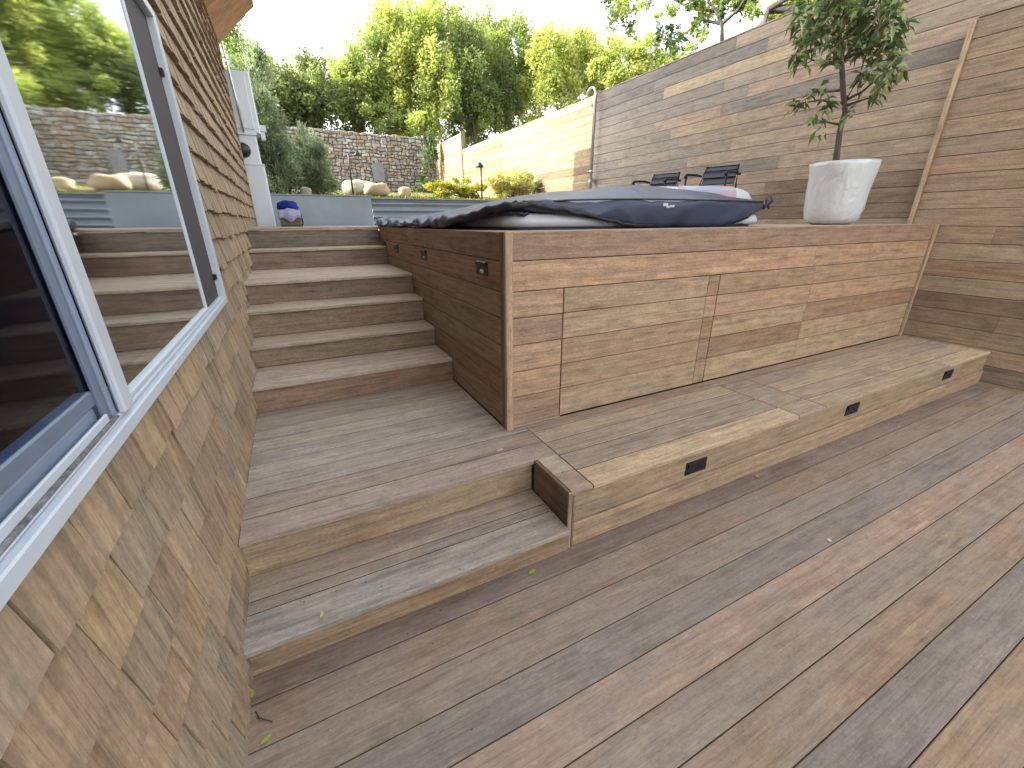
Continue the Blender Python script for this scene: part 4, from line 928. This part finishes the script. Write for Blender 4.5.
T_('dark shaded tree just right of the tallest bright tree', 21.5, [(470, 75, 22, 40, 0, 18), (478, 110, 22, 34, 0, 18), (458, 130, 16, 22, -.5, 12), (500, 100, 22, 34, .4, 16)], 13000, DKG[1:] + MDG[:1], group=G1)
T_('mid green tree with a rounded top above the sunlit fence', 23, [(488, 48, 24, 28, 0, 20), (515, 56, 26, 34, 0, 20), (508, 92, 24, 30, -.5, 18), (535, 80, 22, 34, 0, 18)], 15000, MDG + BR[2:4], group=G1)
T_('bright tree spreading behind the middle of the sunlit fence', 20, [(550, 62, 24, 28, 0, 20), (575, 66, 26, 28, .5, 20), (600, 72, 22, 24, 0, 18), (560, 92, 24, 20, 0, 18)], 13000, BR + MDG[3:], group=G1)
T_('yellow-green tree rising behind the top of the grey timber wall', 15, [(622, 66, 24, 24, 0, 18), (648, 60, 20, 20, 0, 16), (605, 62, 18, 20, .4, 14), (665, 62, 14, 14, 0, 12)], 9000, BR, group=G1, L=.12, W=.07, bz=1.2)
T_('broad hazy green tree farthest back behind the dark shaded tree', 28, [(440, 80, 30, 34, 0, 24), (480, 70, 30, 34, 0, 24), (415, 110, 26, 24, 0, 20), (505, 110, 30, 26, 0, 20), (460, 130, 28, 20, 0, 18)], 13000, MDG + BR[2:4], group=G1, L=.2, W=.12)
T_('broad yellow-green tree farthest back above the middle of the sunlit fence', 27, [(545, 72, 28, 28, 0, 22), (580, 66, 26, 26, 0, 22), (530, 104, 26, 22, 0, 18), (600, 84, 24, 20, 0, 18)], 11000, BR[2:] + MDG[2:], group=G1, L=.2, W=.12)
T_('distant trees low behind the leftmost shrub by the cabinet', 24, [(238, 80, 26, 40, 0, 22), (225, 110, 26, 34, 0, 20)], 7000, MDG[:3], group=G1)
T_('broad green tree farther behind the hedge on the left', 27, [(300, 92, 24, 22, 0, 20), (330, 84, 20, 20, 0, 16), (262, 84, 20, 24, 0, 16)], 7000, MDG, group=G1)
# unseen bush added left of the bed to shade the shrubs
tree('unseen tall hedge bush added to shade the shrubs, beyond the rear of the house', (-2.6, 11.6, 1.9), [(-2.4, 11.2, 3.4, 1.2, 1.0, 1.6), (-3.0, 12.4, 3.8, 1.3, 1.2, 1.6)], 5000, DKG, L=.16, W=.1)

# shrubs on the bed
def shrub(label, y, spots, n, pal, L=.09, W=.025, group=None, name='shrub'):
    bl_ = [blob(u, v, y + dy, r, rz, ry) for (u, v, r, rz, dy, ry) in spots]; bx = bl_[-1][0]; by = bl_[-1][1]; b = Vector((bx, by, bedz(bx, by)))
    e = empty(name, b, label, 'shrub', group); t = MB()
    for q in bl_:
        for _ in range(3): t.tube([b + Vector((R.uniform(-.06, .06), R.uniform(-.06, .06), -.03)), b.lerp(Vector(q[:3]), .6) + rdir() * .05, Vector(q[:3]) + rdir() * .1], [.02, .013, .005], 6, rgb(92, 80, 66))
    t.build('stem', M['bark'], e); f = MB(); crown(f, bl_, n, L, W, pal, hollow=.2, upb=.9); f.build('foliage', M['leaf'], e)
shrub('tall feathery grey-green shrub leaning out beside the white cabinet', 9.8, [(255, 90, 17, 34, .3, 14), (262, 128, 22, 34, 0, 18), (272, 168, 22, 28, 0, 18)], 11000, GRG)
shrub('cone-shaped grey-green shrub in front of the stone wall', 10.2, [(311, 150, 13, 20, 0, 12), (312, 172, 20, 22, 0, 16), (300, 182, 22, 14, 0, 14)], 8000, GRG)
shrub('dark low bush between the two grey-green shrubs', 10.8, [(285, 165, 14, 22, 0, 12), (290, 184, 16, 10, 0, 12)], 3500, DKG)
shrub('sunlit yellow bush against the sunlit fence beside the thin lamp', 10.0, [(512, 180, 22, 14, 0, 14), (498, 186, 18, 12, 0, 12), (530, 187, 16, 11, 0, 10), (514, 190, 24, 10, -.2, 12)], 8000, [rgb(190, 188, 124), rgb(176, 178, 110), rgb(200, 196, 140)], L=.07, W=.03)
shrub('low yellow-green bushes at the foot of the fence left of the thin lamp', 10.6, [(440, 190, 14, 8, 0, 9), (462, 188, 16, 9, 0, 9), (452, 192, 20, 6, 0, 8), (478, 191, 12, 7, 0, 8)], 5000, [rgb(176, 176, 80), rgb(156, 160, 66)], L=.06, W=.03)
shrub('climbing shrub with bare stems at the stone wall corner', 17.6, [(430, 160, 8, 26, 0, 7), (424, 186, 12, 9, 0, 8)], 2500, DKG + GRG[3:], L=.1, W=.05)

# oak whose limbs reach over the tall wall
ok = empty('oak_tree', at(735, 110, x=8.5), 'spreading oak with bare crooked limbs and sparse leaves above the grey timber wall', 'tree')
ok.location.z = 1.2
t = MB(); ob_ = rgb(62, 56, 50)
def px(u, v, x=8.5): return at(u, v, x=x)
base = Vector((9.2, 5.2, 1.2))
t.tube([base, Vector((9.1, 5.3, 3.6)), px(800, 8, 9.0), px(768, 10, 8.8), px(763, 26), px(745, 34), px(724, 42), px(716, 55)], [.20, .16, .09, .065, .055, .048, .04, .025], 10, ob_)
t.tube([px(722, 50), px(722, 24), px(716, 12), px(705, -5)], [.045, .04, .03, .015], 8, ob_)
t.tube([px(722, 24), px(738, 10), px(748, -6)], [.035, .03, .02], 6, ob_); t.tube([px(722, 24), px(702, 20), px(684, 34), px(676, 42)], [.035, .028, .02, .01], 6, ob_)
t.tube([px(768, 10, 8.8), px(790, -4, 8.8), px(840, -20, 8.8)], [.05, .045, .03], 8, ob_); t.tube([px(716, 12), px(690, 8), px(668, -4), px(620, -14)], [.03, .025, .02, .015], 6, ob_)
t.build('limbs', M['bark'], ok)
f = MB()
for (u, v, r) in [(672, 36, 11), (680, 44, 10), (664, 34, 8), (700, 26, 9), (705, 8, 14), (690, 0, 14), (676, 6, 9), (728, 4, 13), (745, 6, 12), (740, -8, 16), (622, 6, 12), (612, 14, 8), (630, 0, 14), (616, -10, 16), (628, 22, 8), (632, 34, 6), (612, 26, 5), (690, 50, 7), (668, 52, 6), (660, 18, 6), (755, 14, 6), (702, 36, 5), (645, -6, 12)]:
    c = px(u, v, 8.5 + R.uniform(-.4, .4)); k = r * (c - CAM).length / F_PX * .8; pal = R.choice([MDG, MDG, BR[2:4] + GRG[:1], DKG])
    crown(f, [(c.x, c.y, c.z, k, k, k * .8)], int(r * r * 3.0), .085, .05, pal, hollow=.1, sparse=.25)
for (u, v, r) in [(775, 24, 9), (790, 14, 10), (765, 30, 7), (800, 4, 12), (812, -2, 12), (780, 8, 8)]:
    c = px(u, v, 9.6); k = r * (c - CAM).length / F_PX * .8; crown(f, [(c.x, c.y, c.z, k, k, k * .8)], int(r * r * 7), .085, .05, BR, hollow=.1)
f.build('leaves', M['leaf_far'], ok)

# ------------------------------------------------------------------ fallen leaves and debris on the deck
def fallen(p, rz, L, W, tint, label, curl=.3):
    mb = MB(); n = 7; vs = []; fs = []
    for i in range(n):
        t = i / (n - 1); w = W / 2 * math.sin(math.pi * min(1, max(.03, t))) ** .8; x = (t - .5) * L; z = .002 + curl * L * (t - .5) ** 2 + .002
        c, s = math.cos(rz), math.sin(rz)
        for k in (-1, 0, 1): vs.append((p[0] + x * c - k * w * s, p[1] + x * s + k * w * c, p[2] + z + abs(k) * .15 * w))
    for i in range(n - 1):
        for k in (0, 1): a = i * 3 + k; fs.append((a, a + 1, a + 4, a + 3))
    mb.add(vs, fs, tint, None, True); return tag(mb.build('fallen_leaf', M['leaf'], None, p), label, 'leaf', 'fallen leaves on the deck')
q = at(267, 740, z=.0); fallen((q.x, q.y, .001), .5, .036, .016, rgb(176, 196, 96), 'pale green fallen leaf on the deck near the bottom of the shingled wall')
q = at(251, 695, z=.0); fallen((q.x + .004, q.y, .001), 1.7, .036, .014, rgb(176, 190, 96), 'green fallen leaf in the corner under the lowest step by the house')
q = at(322, 616, z=ZS); fallen((q.x, q.y, ZS + .001), 1.3, .034, .011, rgb(214, 212, 140), 'slim pale yellow leaf lying on the lowest step')
q = at(532, 573, z=.0); fallen((q.x, q.y, .001), .3, .042, .02, rgb(184, 196, 90), 'yellow-green fallen leaf on the deck in front of the lowest step')
q = at(757, 477, z=.0); fallen((q.x, q.y, .001), .3, .04, .02, rgb(200, 180, 90), 'small yellow leaf fragment on the deck in front of the bench')
q = at(829, 541, z=.0); fallen((q.x, q.y, .001), .6, .03, .02, rgb(225, 222, 214), 'tiny white petal on the open deck right of the bench light')
q = at(500, 451, z=ZL); fallen((q.x, q.y, ZL + .001), .2, .045, .018, rgb(215, 212, 205), 'white petal lying on the landing boards near the tub deck corner')
mb = MB(); q = at(256, 712, z=0); mb.tube([(q.x, q.y, .004), (q.x + .012, q.y - .03, .006), (q.x + .05, q.y - .06, .004)], .0016, 5, rgb(60, 44, 34)); tag(mb.build('twig', M['bark'], None, (q.x, q.y, 0)), 'thin curved dark twig on the deck beside the shingled wall', 'twig')
mb = MB()
for k in range(110):
    if R.random() < .5: x, y, z = R.uniform(-.36, 5.5), 1.30 - R.random() ** 2 * .35, .001
    elif R.random() < .5: x, y, z = R.uniform(-.36, .9), R.uniform(1.33, 1.66), ZS + .001
    else: x, y, z = R.uniform(-.3, 4.5), R.uniform(-.5, 1.2), .001
    s = R.uniform(.0015, .004); t = jit(R.choice([rgb(60, 44, 34), rgb(90, 70, 50), rgb(190, 185, 170)]), .2)
    mb.add([(x - s, y, z), (x + s * .3, y - s, z), (x + s, y + s * .5, z), (x, y, z + s)], [(0, 1, 3), (1, 2, 3), (2, 0, 3)], t)
tag(mb.build('debris', M['tint']), kind='stuff')

# ------------------------------------------------------------------ light
EL, AZ = math.radians(33), (-1.0, .18)
sd = Vector((AZ[0], AZ[1], 0)).normalized() * math.cos(EL) + Vector((0, 0, math.sin(EL)))
sl = bpy.data.lights.new('sun', 'SUN'); sl.energy = 2.0; sl.angle = math.radians(.5); sl.color = (1, .93, .80)
so = bpy.data.objects.new('sun', sl); col.objects.link(so); so.rotation_euler = (-sd).to_track_quat('-Z', 'Y').to_euler(); so.location = (-5, 0, 15)
w = bpy.data.worlds.new('World'); scene.world = w; w.use_nodes = True; nt = w.node_tree; nt.nodes.clear()
sky = nt.nodes.new('ShaderNodeTexSky'); sky.sky_type = 'NISHITA'; sky.sun_disc = False; sky.sun_elevation = EL; sky.sun_rotation = math.atan2(sd.x, sd.y)
sky.dust_density = 3.0; sky.air_density = 1.0; sky.ozone_density = 1.0; sky.altitude = 50
hs_ = nt.nodes.new('ShaderNodeHueSaturation'); hs_.inputs['Saturation'].default_value = .20; nt.links.new(sky.outputs[0], hs_.inputs['Color'])
bg = nt.nodes.new('ShaderNodeBackground'); bg.inputs['Strength'].default_value = .15; nt.links.new(hs_.outputs[0], bg.inputs[0])
wo = nt.nodes.new('ShaderNodeOutputWorld'); nt.links.new(bg.outputs[0], wo.inputs[0])
scene.view_settings.view_transform = 'Standard'; scene.view_settings.look = 'None'; scene.view_settings.gamma = 1; scene.view_settings.exposure = 2.6
try:
    scene.cycles.max_bounces = 10; scene.cycles.diffuse_bounces = 4; scene.cycles.transparent_max_bounces = 12; scene.cycles.glossy_bounces = 4
except Exception: pass
